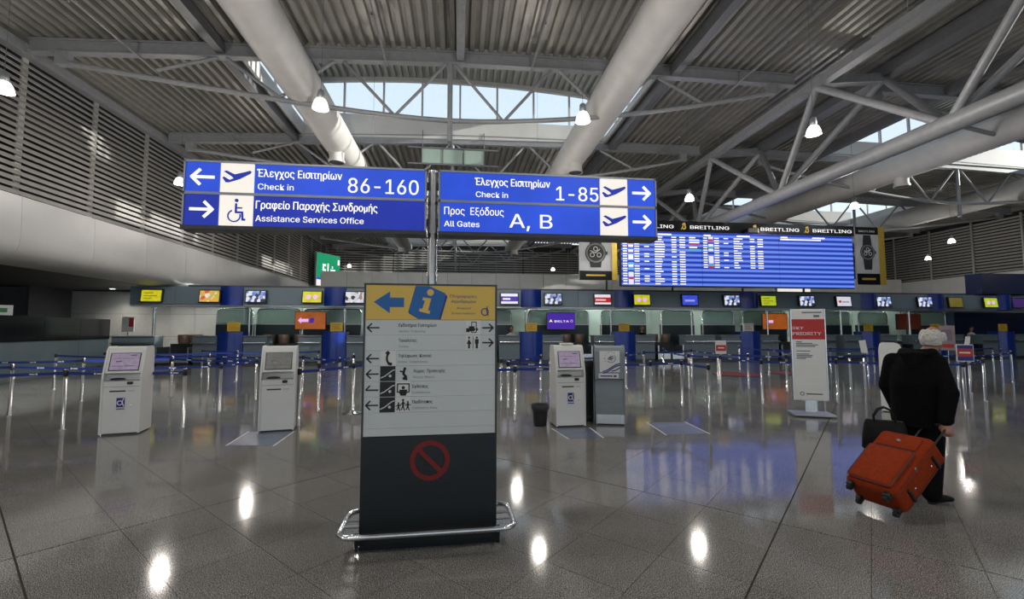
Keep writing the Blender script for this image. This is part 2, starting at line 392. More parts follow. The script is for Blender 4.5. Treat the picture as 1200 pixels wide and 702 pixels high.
def arrow(mb, cx, cz, L, wd, y0, y1, d=1):
    h = L * .36
    mb.stroke([(cx - d * L / 2, cz), (cx + d * L * .42, cz)], wd, y0, y1)
    mb.stroke([(cx + d * (L / 2 - h), cz + h), (cx + d * L / 2, cz), (cx + d * (L / 2 - h), cz - h)], wd, y0 - .0003, y1)
    return mb

# ================================================================== FLOOR
fl = MB().box(-38, 45, -12, 52, -.2, -.006).build('floor', JOINT); skind(fl)
AZ = math.radians(45.4); U = Vector((math.sin(AZ), math.cos(AZ), 0)); V = Vector((-math.cos(AZ), math.sin(AZ), 0))
PU, PV, GAP = .602, .62, .0042
CF = Vector((math.sin(YAW) * math.cos(PITCH), math.cos(YAW) * math.cos(PITCH), math.sin(PITCH)))
CR = Vector((math.cos(YAW), -math.sin(YAW), 0)); CU = CR.cross(CF)
near = []; rest = []
for i in range(-60, 90):
    for j in range(-75, 75):
        c = U * (.394 + PU * (i + .5)) + V * (.07 + PV * (j + .5))
        if not (-37.4 < c.x < 44.4 and -11.4 < c.y < 51.4): continue
        v = c - CAM; d = v.dot(CF)
        seen = d > .5 and abs(v.dot(CR) / d) < 600 / 526 + .12 and abs(v.dot(CU) / d) < 351 / 526 + .12
        (near if seen else rest).append((v.length, c, i, j))
near.sort(key=lambda t: t[0]); rest += near[300:]; near = near[:300]
def tile_geo(mb, c, i, j):                                 # wider movement joints every seventh tile
    g = lambda on: .013 / 2 if on else GAP / 2
    a0, a1 = U * (PU / 2 - g(i % 7 == 0)), U * (PU / 2 - g(i % 7 == 6)); b0, b1 = V * (PV / 2 - g(j % 7 == 1)), V * (PV / 2 - g(j % 7 == 0)); t = Vector((0, 0, -.006))
    q = [c - a0 - b0, c + a1 - b0, c + a1 + b1, c - a0 + b1]
    if (q[1] - q[0]).cross(q[2] - q[0]).z < 0: q.reverse()
    mb.add([p for p in q] + [p + t for p in q], [(0, 1, 2, 3), (0, 4, 5, 1), (1, 5, 6, 2), (2, 6, 7, 3), (3, 7, 4, 0)])
tmes = {}
for d, c, i, j in near:
    key = (i % 7 if i % 7 in (0, 6) else 3, j % 7 if j % 7 in (0, 1) else 3)
    if key not in tmes:
        tb = MB(); tile_geo(tb, Vector((0, 0, 0)), *key); tmes[key] = tb.mesh('tile'); tmes[key].materials.append(GRANITE)
    link('tile', tmes[key], None, fl, (c.x, c.y, random.uniform(-.0006, 0)))
rb = MB()
for d, c, i, j in rest: tile_geo(rb, c, i, j)
ro = rb.build('distant_tiles', GRANITE, fl, fixn=False); ro['kind'] = 'stuff'

# ================================================================== ROOF
TY = [8.35 + 6.75 * k for k in range(7)]                   # truss lines 8.35 .. 48.85
def interp(tab, x):
    for (a, za), (b, zb) in zip(tab[:-1], tab[1:]):
        if x <= b: return za + (zb - za) * (x - a) / (b - a)
    return tab[-1][1]
ZT = [(-14, 10.72), (-7.4, 11.02), (0, 11.33), (5, 11.38), (13.5, 11.38), (27, 11.33), (43, 10.8)]
def zd(x): return interp(ZT, x)
ceil = struct('ceiling')
def deck(x0, x1, y0, y1, zf, name='deck_sheet', parent=ceil):
    pit = .33; n = max(1, round((x1 - x0) / pit)); p = (x1 - x0) / n; prof = []
    for i in range(n):
        x = x0 + i * p; z = zf(x + p / 2)
        prof += [(x, z + .13), (x + p * .36, z + .13), (x + p * .46, z), (x + p * .90, z)]
    prof.append((x1, zf(x1) + .13)); m = len(prof)
    mb = MB(); mb.add([(x, y0, z) for x, z in prof] + [(x, y1, z) for x, z in prof], [(i, i + 1, i + 1 + m, i + m) for i in range(m - 1)])
    for k in range(8):
        a, b = x0 + (x1 - x0) * k / 8, x0 + (x1 - x0) * (k + 1) / 8
        mb.add([(a, y0, zf(a) + .24), (b, y0, zf(b) + .24), (b, y1, zf(b) + .24), (a, y1, zf(a) + .24)], [(0, 1, 2, 3)])
    return mb.build(name, DECK, parent, fixn=False)
YB = [-10, 1.6] + TY
MONY = [(1.63, 8.3), (15.12, 21.8), (28.62, 35.3), (42.12, 48.8)]
HALF = 7.4
for a, b in zip(YB[:-1], YB[1:]):
    a2, b2 = a, b
    deck(-13.9, -HALF, a, b, zd); deck(HALF, 27 - HALF, a, b, zd); deck(27 + HALF, 42.6, a, b, zd)
    if not any(abs(a - m0) < .2 for m0, m1 in MONY):
        deck(-HALF, HALF, a, b, zd); deck(27 - HALF, 27 + HALF, a, b, zd)

# ---- raised roof monitors with glazed sides
def arch(x, xc): return 13.55 + .42 * (1 - ((x - xc) / HALF) ** 2)
wn = 0
for xc in (0, 27):
    for (y0, y1) in MONY:
        if xc == 27 and y0 < 2: continue
        wn += 1
        W = struct('window_%d' % wn)
        for yy in (y0, y1):
            MB().plate([(xc - HALF, zd(xc - HALF) - .1), (xc + HALF, zd(xc + HALF) - .1), (xc + HALF, 12.1), (xc - HALF, 12.1)], yy - .06, yy + .06).build('upstand_panel', OFFW, W)
        for sx_ in (-1, 1):
            x = xc + sx_ * HALF
            MB().box(x - .06, x + .06, y0, y1, zd(x) - .1, 11.5).build('upstand_panel', OFFW, W)
            for k in range(4):
                ya = y0 + (y1 - y0) * k / 4; yb = y0 + (y1 - y0) * (k + 1) / 4
                MB().box(x - .012, x + .012, ya + .04, yb - .04, 11.5, 13.56).build('pane', PANE, W)
                MB().box(x - .05, x + .05, ya - .04, ya + .04, 11.5, 13.56).build('mullion', OFFW, W)
            MB().box(x - .08, x + .08, y0 - .1, y1 + .1, 13.53, 13.68).build('eave_rail', OFFW, W)
        for yy in (y0, y1):
            for k in range(8):
                xa = xc - HALF + 2 * HALF * k / 8; xb = xa + 2 * HALF / 8
                MB().plate([(xa + .04, 12.1), (xb - .04, 12.1), (xb - .04, arch(xb, xc)), (xa + .04, arch(xa, xc))], yy - .012, yy + .012).build('pane', PANE, W)
                if k: MB().box(xa - .045, xa + .045, yy - .06, yy + .06, 12.1, arch(xa, xc)).build('mullion', OFFW, W)
            mb = MB()
            for k in range(16):
                xa = xc - HALF + 2 * HALF * k / 16; xb = xa + HALF / 8
                mb.bar((xa, yy, arch(xa, xc) + .06), (xb, yy, arch(xb, xc) + .06), .16, .2)
            mb.build('arched_rim', OFFW, W)
        deck(xc - HALF - .3, xc + HALF + .3, y0 - .3, y1 + .3, lambda x, xc=xc: arch(x, xc) + .16, 'monitor_roof', W)

# ---- beam-string roof trusses across the two bays
ORD = ['nearest', 'second nearest', 'third', 'fourth', 'fifth', 'farthest']
def truss(xa, xb, Y, label):
    T = thing('roof_truss', label, 'truss', ((xa + xb) / 2, Y, 0), 0, 'cross trusses under the ribbed roof')
    ox = (xa + xb) / 2; mb = MB(); N = 12
    for k in range(N):
        p = xa + (xb - xa) * k / N; q = xa + (xb - xa) * (k + 1) / N
        za, zb = zd(p) - .24, zd(q) - .24
        mb.bar((p - ox, 0, za), (q - ox, 0, zb), .10, .40); mb.bar((p - ox, 0, za - .2), (q - ox, 0, zb - .2), .26, .05); mb.bar((p - ox, 0, za + .2), (q - ox, 0, zb + .2), .26, .05)
    mb.build('top_chord', STEEL_P, T)
    H2 = (xb - xa) / 2
    def zc(u): return 8.85 + (zd(ox + u) - .75 - 8.85) * (abs(u) / (H2 - .9)) ** 1.7
    pts = [(u, 0, zc(u)) for u in [(-1 + 2 * k / 24) * (H2 - .9) for k in range(25)]]
    MB().path(pts, .085, 10).build('bottom_chord', STEEL_P, T, True)
    for s in (-1, 1):
        for bx, tx in ((1.85, .15), (1.85, 3.55), (5.55, 3.85), (5.55, 7.25), (9.3, 7.5)):
            MB().tube((s * bx, 0, zc(bx)), (s * tx, 0, zd(ox + s * tx) - .46), .055, 8).build('web_strut', STEEL_P, T, True)
        MB().box(s * (H2 - .95) - .18, s * (H2 - .95) + .18, -.12, .12, zd(ox + s * (H2 - .95)) - .85, zd(ox + s * (H2 - .95)) - .44).build('end_bracket', STEEL_P, T)
    MB().tube((0, 0, zd(ox) - .45), (0, 0, 8.1), .09, 10).build('drain_pipe', STEEL_P, T, True)
for k, Y in enumerate(TY[1:]):
    truss(-13.3, 12.6, Y, '%s grey steel truss crossing the roof of the left bay' % ORD[k])
    truss(15.1, 41.2, Y, '%s grey steel truss crossing the roof of the right bay' % ORD[k])

# ---- big triangular truss between the bays
P = thing('primary_truss', 'large triangular tube truss running the length of the hall roof', 'truss', (13.5, 2, 0))
MB().tube((0, 0, 7.4), (0, 46.8, 7.4), .27, 20).build('bottom_tube', STEEL_P, P, True)
MB().box(-1.12, -.88, 0, 46.8, 10.22, 10.52).box(-1.16, -.84, 0, 46.8, 10.2, 10.24).build('top_rail', STEEL_P, P)
MB().box(1.45, 1.95, 0, 46.8, 10.72, 11.12).build('top_beam', STEEL_D, P)
for k in range(7):
    yb = 3.95 + 6.66 * k - 2
    for yt in (yb - 3.33, yb + 3.33):
        if yt < 0 or yt > 47: continue
        MB().tube((0, yb, 7.4), (-1.0, yt, 10.25), .12, 12).build('strut', STEEL_P, P, True)
        MB().tube((0, yb, 7.4), (1.7, yt, 10.75), .12, 12).build('strut', STEEL_P, P, True)
for Y in [7.28 + 6.66 * k for k in range(6)]:
    MB().bar((-1.0, Y - 2, 10.45), (1.7, Y - 2, 10.75), .3, .3).build('cross_tie', STEEL_P, P)
for k in range(40):
    MB().tube((-1.0, .6 + k * 1.15, 10.5), (-1.0, .6 + k * 1.15, zd(12.5)), .012, 5).build('hanger_rod', STEEL_P, P)

# ---- roof purlins and pipes along the hall
for x, lab in ((-7.75, 'dark box purlin along the roof beside the left spiral duct'), (0.0, 'grey box purlin at the middle of the left bay roof'),
               (7.75, 'dark box purlin along the roof beside the right spiral duct'), (19.2, 'dark box purlin left of the skylight in the right bay')):
    if x == 0:
        t = thing('roof_purlin', lab, 'beam', (x, 0, 0))
        for a, b in ((8.35, 15.0), (22.0, 28.5), (35.4, 42.0)): MB().box(-.13, .13, a, b, 10.95, 11.3).build('purlin_length', STEEL_P, t)
    else: tag(MB().box(x - .14, x + .14, 2, 48.7, 10.92 if x > 0 else 10.66, 11.34 if x > 0 else 11.0).build('roof_purlin', STEEL_D), lab, 'beam')
for x, lab in ((-10.2, 'thin sprinkler pipe under the roof above the left louvre wall'), (-2.5, 'thin sprinkler pipe left of the middle roof purlin'),
               (2.5, 'thin sprinkler pipe right of the middle roof purlin'), (10.3, 'thin sprinkler pipe between right duct and primary truss')):
    t = thing('sprinkler_pipe', lab, 'pipe', (x, 3, zd(x) - .5), 0, 'sprinkler pipes under the roof'); PL = 12.2 if abs(x) < 5 else 44
    MB().tube((0, 0, 0), (0, PL, 0), .035, 8).build('pipe_run', STEEL_P, t, True)
    for k in range(int(PL // 3.6)):
        MB().tube((0, 1.5 + 3.5 * k, 0), (0, 1.5 + 3.5 * k, .5), .01, 5).build('hanger', STEEL_P, t)
        MB().lathe([(.01, -.14), (.03, -.12), (.02, -.03)], (0, 2.5 + 3.5 * k, 0), 8).build('sprinkler_head', CHROME, t)

# ---- spiral ducts
dpts = []; drs = []
y = 0.0; i = 0
while y < 41.5:
    dpts.append((0, y, 0)); drs.append(.635 if i % 2 else .612); y += .10; i += 1
DM = MB().path(dpts, drs, 24).mesh('duct_tube'); DM.materials.append(DUCT)
for p in DM.polygons: p.use_smooth = True
for x, lab in ((-5.2, 'pale spiral air duct on the left of the glazed roof monitor'), (5.2, 'pale spiral air duct on the right of the glazed roof monitor'),
               (21.8, 'pale spiral air duct in the right bay beyond the big truss'), (32.2, 'farthest right pale spiral air duct in the right bay')):
    t = thing('air_duct', lab, 'duct', (x, 3, 9.78), 0, 'spiral air ducts')
    link('duct_tube', DM, None, t)
    MB().lathe([(.635, -.05), (.66, -.05), (.66, .05), (.635, .05)], (0, 0, 0), 24, False).build('joint_band', DUCT, t)
    for yy in (16.4, 30.1, 38.6):
        o = MB().lathe([(.30, -1.0), (.34, -1.0), (.34, -.9), (.30, -.9), (.30, -.45), (.42, -.3)], (0, yy, 0), 18, False).build('outlet_nozzle', DUCT, t, True)
        MB().lathe([(.02, -.98), (.29, -.98)], (0, yy, 0), 18, False).build('outlet_grille', DGREYM, o)

# ================================================================== WALLS
# left wall: louvres above, bulged white panels below
WL = struct('wall_left')
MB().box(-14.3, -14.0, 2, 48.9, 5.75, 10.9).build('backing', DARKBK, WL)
MB().box(-13.75, -13.45, 2, 48.9, 10.28, 10.62).build('eave_beam', STEEL_P, WL)
def louvre_mesh(L, s=1):
    mb = MB(); mb.prism_x([(s * -.07, .080), (s * -.062, .086), (s * .068, -.076), (s * .06, -.084)] if s > 0 else [(-.062, -.066), (-.054, -.072), (.06, .062), (.052, .07)], 0, L)
    return mb
BAY = 2.82; ROWS = 21
sl = louvre_mesh(BAY - .03).mesh('louvre_slat'); sl.materials.append(LOUV)
for b in range(13):
    y0 = 12.6 + BAY * b
    if y0 > 47: break
    for r in range(ROWS):
        o = link('louvre_slat', sl, None, WL, (-13.62, y0 + BAY - .03, 5.95 + r * .205)); o.rotation_euler = (0, 0, -PI / 2)
    MB().box(-13.74, -13.69, y0 - .10, y0 + .10, 5.8, 10.3).build('louvre_post', LOUV, WL)
prof = [(-13.62, 5.85), (-13.5, 5.83), (-13.47, 5.2), (-13.46, 4.55), (-13.48, 4.32), (-13.55, 4.12), (-13.7, 3.96), (-13.95, 3.86), (-14.4, 3.82), (-14.8, 3.82), (-14.8, 3.94), (-14.3, 3.95), (-13.9, 4.05), (-13.7, 4.3), (-13.62, 4.7), (-13.62, 5.7)]
pm = MB(); n = len(prof); L = BAY - .008
pm.add([(x, 0, z) for x, z in prof] + [(x, L, z) for x, z in prof], [tuple(range(n)), tuple(range(2 * n - 1, n - 1, -1))] + [(i, i + n, (i + 1) % n + n, (i + 1) % n) for i in range(n)])
pme = pm.mesh('bulkhead_panel'); pme.materials.append(WHITE_P)
for p in pme.polygons: p.use_smooth = True
pme.set_sharp_from_angle(angle=math.radians(35))
for b in range(-2, 13):
    y0 = 12.6 + BAY * b
    if y0 < 48.5: link('bulkhead_panel', pme, None, WL, (0, y0, 0))
MB().box(-38, -14.0, 2, 48.9, 3.95, 4.2).build('soffit', DGREYPAN, WL)
# recess walls under the left bulkhead
WR = struct('wall_recess')
MB().box(-38, -13.6, 28.0, 28.2, 0, 3.95).build('backing', DARKBK, WR)
for k in range(7):
    for r in range(3):
        x0 = -21.6 + 1.3 * k
        MB().box(x0 + .006, x0 + 1.294, 27.93, 27.99, .05 + r * 1.28, .05 + r * 1.28 + 1.265).build('wall_panel', GREYPAN, WR)
for k in range(9):
    for r in range(3):
        x0 = -36.6 + 1.66 * k
        MB().box(x0 + .006, x0 + 1.654, 25.4, 25.46, .05 + r * 1.28, .05 + r * 1.28 + 1.265).build('wall_panel', DGREYPAN, WR)  # darker panel tone stands in for shade in this corner
MB().box(-21.7, -21.6, 25.4, 28, 0, 3.95).build('return_panel', DGREYPAN, WR)
MB().box(-38.2, -38, -12, 28, 0, 4.1).build('end_panel', DGREYPAN, WR)
for k, (x, y) in enumerate(((-15.6, 26.2), (-18.6, 26.6), (-13.9, 25.6))):  # lamps added to brighten the recess wall, no known fittings
    t = thing('added_fill_lamp', 'added fill lamp in the dark soffit at left, %s from the right' % ('second', 'third', 'first')[k], 'light', (x, y, 3.93), 0, 'added fill lamps in the left soffit')
    MB().lathe([(.14, -.02), (.17, -.02), (.17, .02), (.14, .02)], n=20, caps=False).build('trim_ring', OFFW, t); MB().lathe([(.005, -.004), (.139, -.004)], n=20, caps=False).build('lens', TUBE, t)
    ld = bpy.data.lights.new('bulb', 'SPOT'); ld.energy = 260; ld.color = (1.0, .95, .85); ld.spot_size = 2.4; ld.spot_blend = .8; ld.shadow_soft_size = .12
    lo = bpy.data.objects.new('bulb', ld); COL.objects.link(lo); lo.parent = t; lo.location = (0, 0, -.05)
# far wall
WF = struct('wall_far')
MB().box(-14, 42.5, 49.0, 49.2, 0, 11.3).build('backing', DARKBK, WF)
fs = louvre_mesh(6.9, -1).mesh('louvre_slat'); fs.materials.append(LOUV)
for k in range(8):
    for r in range(17):
        o = link('louvre_slat', fs, None, WF, (-13.9 + 7.0 * k, 48.75, 6.1 + r * .26))
for k in range(29): MB().box(-13.9 + 2 * k - .03, -13.9 + 2 * k + .03, 48.60, 48.66, 5.9, 10.6).build('louvre_post', STEEL_P, WF)
# parapet of panels before the far louvres
WP = struct('wall_parapet')
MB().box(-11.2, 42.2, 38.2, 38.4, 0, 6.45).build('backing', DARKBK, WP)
for k in range(26):
    x0 = -11.2 + 2.05 * k
    MB().box(x0 + .01, x0 + 2.04, 38.05, 38.2, 3.0, 6.5).build('wall_panel', OFFW, WP)
# right wall
WRT = struct('wall_right')
MB().box(42.6, 42.8, -12, 49, 0, 11.2).build('backing', DARKBK, WRT)
rs_ = louvre_mesh(3.3, -1).mesh('louvre_slat'); rs_.materials.append(LOUV)
for k in range(8):
    y0 = 22 + 3.36 * k
    for r in range(17):
        o = link('louvre_slat', rs_, None, WRT, (42.4, y0, 6.35 + r * .25)); o.rotation_euler = (0, 0, PI / 2)
    MB().box(42.2, 42.32, y0 - .08, y0 + .02, 6.1, 10.6).build('louvre_post', LOUV, WRT)
    MB().box(42.2, 42.5, y0 - 3.36 + .01, y0 - .01, 3.4, 6.2).build('wall_panel', OFFW, WRT)
MB().box(42.2, 42.5, 22 + 3.36 * 7 + .01, 48.6, 3.4, 6.2).build('wall_panel', OFFW, WRT)
# unseen glazed front put in behind the viewer; solid upper part cuts sky light
WB = struct('wall_back')
MB().box(-38.2, 42.8, -12.2, -12, 4.0, 11.6).build('upper_wall', GREYPAN, WB)
for k in range(27):
    x0 = -38 + 3 * k
    MB().box(x0 + .05, min(x0 + 2.95, 42.6), -12.11, -12.09, 0, 4.0).build('pane', PANE, WB); MB().box(x0 - .05, x0 + .05, -12.16, -12.04, 0, 4.0).build('mullion', FRAMEG, WB)
MB().box(-38, -14.0, -12, 2, 3.95, 4.2).build('soffit', DGREYPAN, WL); MB().box(-14.3, -13.6, -12, 12.55, 3.95, 11.0).build('near_wall', OFFW, WL)
# service wall behind the check-in desks
WS = struct('wall_service')
MB().box(-12.6, 42, 28.4, 28.6, 0, 3.1).build('backing', DGREYPAN, WS)
for k in range(26):
    x0 = -12.6 + 2.1 * k
    MB().box(x0 + .01, x0 + 2.09, 28.3, 28.38, .9, 3.05).build('wall_panel', WALLGL, WS)

# ================================================================== PENDANT LAMPS
def lamp_geo():
    body = MB().lathe([(.02, .62), (.05, .60), (.10, .56), (.115, .42), (.115, .30), (.09, .27)], n=16)
    bell = MB().lathe([(.10, .30), (.15, .27), (.20, .18), (.24, .06), (.255, -.02), (.245, -.03), (.22, -.03), (.17, .14), (.11, .24), (.02, .26)], n=20, caps=False)
    lens = MB().lathe([(.005, -.055), (.12, -.05), (.21, -.03), (.22, -.015)], n=20, caps=False)
    return body.mesh('ballast_housing'), bell.mesh('glass_bell'), lens.mesh('lens'), MB().lathe([(.25, -.035), (.262, -.03), (.262, -.005), (.25, .0)], n=20, caps=False).mesh('rim')
LB, LG, LL, LR = lamp_geo()
for me, m in ((LB, FRAMEG), (LG, BELL), (LL, BELL), (LR, FRAMEG)):
    me.materials.append(m)
    for p in me.polygons: p.use_smooth = True
LAMPS = [(-10.5, 11.35, 'glowing bell pendant lamp cut by the left photo edge'), (-3.45, 11.3, 'glowing bell pendant lamp in front of the left spiral duct'),
         (3.22, 11.2, 'glowing bell pendant lamp in front of the right spiral duct'), (9.89, 11.2, 'glowing bell pendant lamp before the big triangular truss'),
         (-10.5, 18.0, 'glowing bell pendant lamp at the left edge of the check in 86-160 sign'), (9.7, 17.7, 'glowing bell pendant lamp just right of the check in 1-85 sign'),
         (17.7, 17.95, 'glowing bell pendant lamp above the right end of the flight board'), (30.76, 24.45, 'glowing bell pendant lamp before the right louvre wall'),
         (36.3, 30.6, 'small far pendant lamp low before the right louvre wall'), (-9.5, 40.3, 'tiny far pendant lamp beside the green sign'),
         (8.6, 40.3, 'tiny far pendant lamp left of the first watch poster'), (-3.45, 18.0, 'pendant lamp behind the check in 86-160 sign'),
         (3.22, 18.0, 'pendant lamp behind the check in 1-85 sign'), (-10.5, 24.6, 'pendant lamp hidden behind the lower row of the left sign'),
         (3.22, 24.8, 'pendant lamp hidden behind the lower row of the right sign'), (36.5, 18.0, 'pendant lamp beyond the right photo edge'),
         (-3.45, 4.55, 'pendant lamp high above the viewer on the left'), (3.22, 4.55, 'pendant lamp high above the viewer on the right'), (-3.45, -2.2, 'pendant lamp behind the viewer on the left'), (3.22, -2.2, 'pendant lamp behind the viewer on the right'), (9.9, -2.2, 'pendant lamp behind the viewer at far right'), (-10.3, -2.2, 'pendant lamp behind the viewer at far left')]
for x, y, lab in LAMPS:
    t = thing('pendant_lamp', lab, 'lamp', (x, y, 7.2), 0, 'bell pendant lamps'); t.scale = (.78, .78, .78)
    link('ballast_housing', LB, None, t); bl = link('glass_bell', LG, None, t); link('lens', LL, None, bl); link('rim', LR, None, bl)
    MB().tube((0, 0, .6), (0, 0, (zd(x) + .03 - 7.2) / .78 if not (abs(x) < 7 and (15.2 < y < 21.7 or 1.7 < y < 8.2)) else (arch(x, 0) + .2 - 7.2) / .78), .008, 5).build('cord', STEEL_D, t)
    ld = bpy.data.lights.new('bulb', 'POINT'); ld.energy = 225; ld.color = (1.0, .94, .86); ld.shadow_soft_size = .2
    lo = bpy.data.objects.new('bulb', ld); COL.objects.link(lo); lo.parent = t; lo.location = (0, 0, -.32)

# ================================================================== CHECK-IN ROW (front plane Y = 23.5)
PODS = [(-11.1, 'left of the first orange picture'), (-6.2, 'beside the orange arrow screen'), (-1.2, 'behind the information pylon'), (3.83, 'left of the purple screen'),
        (8.97, 'under the left end of the flight board'), (16.3, 'under the middle of the flight board'), (23.85, 'under the second watch poster'), (28.3, 'behind the man in black'), (33.0, 'at the right photo edge')]
def chk_counter(x0, x1, lab):
    t = thing('check_in_counter', lab, 'counter', ((x0 + x1) / 2, 23.7, 0), 0, 'check-in counters'); h = (x1 - x0) / 2
    MB().box(-h + .01, h - .01, -.14, .5, .12, 1.36).build('front_panel', DESKBLUE, t)
    MB().box(-h + .03, h - .03, -.08, .45, 0, .12).build('plinth', DGREYM, t)
    MB().rbox(-h, h, -.2, .6, 1.36, 1.42, .015).build('counter_top', DESKTOP, t)
    MB().rbox(-h + .02, h - .02, -.30, -.13, 1.04, 1.09, .012).build('steel_ledge', CHROME, t)
    return t
def scale_unit(x0, x1, lab):
    t = thing('weigh_conveyor', lab, 'conveyor', ((x0 + x1) / 2, 23.5, 0), 0, 'baggage weigh conveyors between the counters'); h = (x1 - x0) / 2
    MB().box(-h + .05, h - .05, 0, .95, 0, .40).build('conveyor_body', DGREYM, t)
    for s in (-1, 1):
        MB().rbox(s * h / 2 - h * .42, s * h / 2 + h * .42, -.06, .92, .40, .46, .02).build('belt_bed', RUBBER, t)
        MB().box(s * h / 2 - h * .42, s * h / 2 + h * .42, -.1, -.01, .12, .42).build('steel_front', CHROME, t)
        MB().box(s * (h - .04) - .03, s * (h - .04) + .03, -.05, .95, .1, .86).build('side_guard', CHROME, t)
    MB().box(-h + .05, h - .05, 1.0, 1.06, .1, 1.0).build('rear_flap', BLACK, t)
side = {0: 'left of', 1: 'right of'}
for i, (p, where) in enumerate(PODS):
    t = thing('service_pod', 'royal blue rounded check-in pod ' + where, 'pod', (p, 23.7, 0), 0, 'blue check-in pods')
    poly = [(-.58, .4)] + [(-.58 + 1.16 * k / 10, -.15 - .22 * math.sin(PI * k / 10)) for k in range(11)] + [(.58, .4)]
    MB().prism_z(poly, .06, 1.56).build('pod_shell', PODBLUE, t)
    MB().prism_z([(a * .96, b * .9) for a, b in poly], 0, .06).build('plinth', DGREYM, t)
    MB().prism_z([(a * 1.02, b * 1.02) for a, b in poly], 1.56, 1.60).build('cap', PODBLUE, t)
    s = thing('notice_board', ('white' if i == 5 else 'yellow') + ' upright notice on the blue pod ' + where, 'notice', (p + .05, 23.75, 1.60), 0, 'notices on the blue pods')
    MB().rbox(-.30, .30, -.02, .02, .02, .46, .008).build('notice_panel', PAPER if i == 5 else YELLOW, s)
    mb = MB()
    for k in range(4): mb.box(-.22, .22 - .06 * (k % 3), -.024, -.0205, .12 + k * .08, .15 + k * .08)
    mb.build('print_lines', mat('ochre print', (.35, .2, .02), .5), s); MB().box(-.12, .12, -.06, .06, 0, .025).build('foot', DGREYM, s)
    for k, (a, b) in enumerate(((p - 1.72, p - .6), (p + .6, p + 1.72))):
        chk_counter(a, b, 'grey blue check-in counter %s pod %s' % (side[k], where))
chk_counter(12.4, 14.2, 'single grey blue check-in counter beneath the blue screen'); chk_counter(19.6, 21.6, 'grey blue check-in counter half behind the white tower sign')
chk_counter(-16.4, -14.5, 'leftmost grey blue check-in counter beneath the yellow screen')
for a, b, lab in ((-14.4, -12.9, 'leftmost baggage conveyor beneath the orange picture screen'), (-9.3, -8.0, 'baggage conveyor behind the second white kiosk'), (-4.4, -3.0, 'baggage conveyor behind the left edge of the pylon'), (.6, 2.0, 'baggage conveyor behind the right edge of the pylon'),
                  (5.65, 7.15, 'baggage conveyor beneath the purple screen'), (10.8, 12.3, 'pale fronted baggage conveyor right of the yellow screen'), (18.1, 19.5, 'baggage conveyor beneath the second orange screen'), (25.7, 26.5, 'baggage conveyor beneath the dark red screen'), (30.1, 31.2, 'rightmost baggage conveyor left of the last blue pod')):
    scale_unit(a, b, lab)

# ---- fascia above the desks, with blue half round pods
ON0 = ['first', 'second', 'third', 'fourth', 'fifth', 'sixth', 'seventh', 'eighth', 'ninth']
FA = thing('counter_fascia', 'long slate blue fascia panel band above the check-in desks', 'fascia', (0, 23.6, 0))
edges = [-15.7] + [v for p, _ in PODS for v in (p - .54, p + .54)] + [37.0]
for k in range(0, len(edges), 2):
    a, b = edges[k], edges[k + 1]; n = max(1, round((b - a) / 2.6))
    for j in range(n):
        MB().box(a + (b - a) * j / n + .006, a + (b - a) * (j + 1) / n - .006, -.05, .6, 2.94, 3.80).build('fascia_panel', FASCIA, FA)
for p, _ in PODS:
    poly = [(p - .54, .6)] + [(p - .54 + 1.08 * k / 12, -.05 - .25 * math.sin(PI * k / 12)) for k in range(13)] + [(p + .54, .6)]
    MB().prism_z(poly, 2.90, 3.84).build('blue_fascia_pod', PODBLUE, FA, True)
MB().box(-15.7, 37, -.02, .95, 2.84, 2.93).build('soffit_strip', FRAMEG, FA)
for x in (-15.1, -10.62, -5.92, 3.7, 8.51, 13.3, 18.01, 22.76, 27.38):
    CI = (-15.1, -10.62, -5.92, 3.7, 8.51, 13.3, 18.01, 22.76, 27.38).index(x)
    t = thing('fascia_column', 'slim steel column, %s from the left, holding up the slate blue fascia' % ON0[CI], 'column', (x, 24.42, 0), 0, 'fascia columns')
    MB().tube((0, 0, .02), (0, 0, 2.84), .065, 12).build('shaft', CHROME, t, True); MB().lathe([(.12, 0), (.12, .02), (.07, .03)], n=14).build('foot_plate', CHROME, t)

# ---- screens on the fascia
def screen(x, m, lab, w=.88, h=.54, z=3.06, y=23.38, extra=None, tilt=-6):
    t = thing('display_screen', lab, 'screen', (x, y, z), 0, 'screens on the check-in fascia'); t.rotation_euler = (math.radians(tilt), 0, 0)
    MB().rbox(-w / 2 - .05, w / 2 + .05, -.06, .05, -.05, h + .05, .012).build('bezel', BLACK, t)
    pn = MB().box(-w / 2, w / 2, -.066, -.058, 0, h).build('screen_face', m, t)
    MB().box(-.1, .1, .05, .12, .1, .4).build('bracket', DGREYM, t)
    if extra: extra(t, w, h)
    return t
def bars(cols):
    def f(t, w, h):
        for a, b, c, d, m in cols: MB().box(-w / 2 + a * w, -w / 2 + b * w, -.071, -.067, c * h, d * h).build('screen_graphic', m, t)
    return f
INKYEL = lit('dim print on yellow screen', (.45, .30, .02), .7)
ylines = bars([(.12, .6, .70, .80, INKYEL), (.12, .8, .45, .53, INKYEL), (.12, .5, .22, .30, INKYEL)])
def blobs(t, w, h):
    for sx_ in (-.2, .18): MB().disc(sx_ * w, h * .5, h * .22, -.071, -.067).build('screen_graphic', SCPINK, t)
SCW1 = lit('white screen band', (.8, .8, .9), .95, 0)
screen(-14.63, SCYEL, 'yellow check-in screen, leftmost on the slate blue fascia', extra=ylines)
screen(-12.03, PIC2, 'orange and yellow picture screen left of the first blue fascia pod')
screen(-9.91, PIC1, 'family picture screen right of the first blue fascia pod')
screen(-7.26, SCYEL, 'yellow screen with two round pictures above the orange arrow screen', extra=blobs)
screen(-5.2, PIC3, 'portrait picture screen just left of the information pylon')
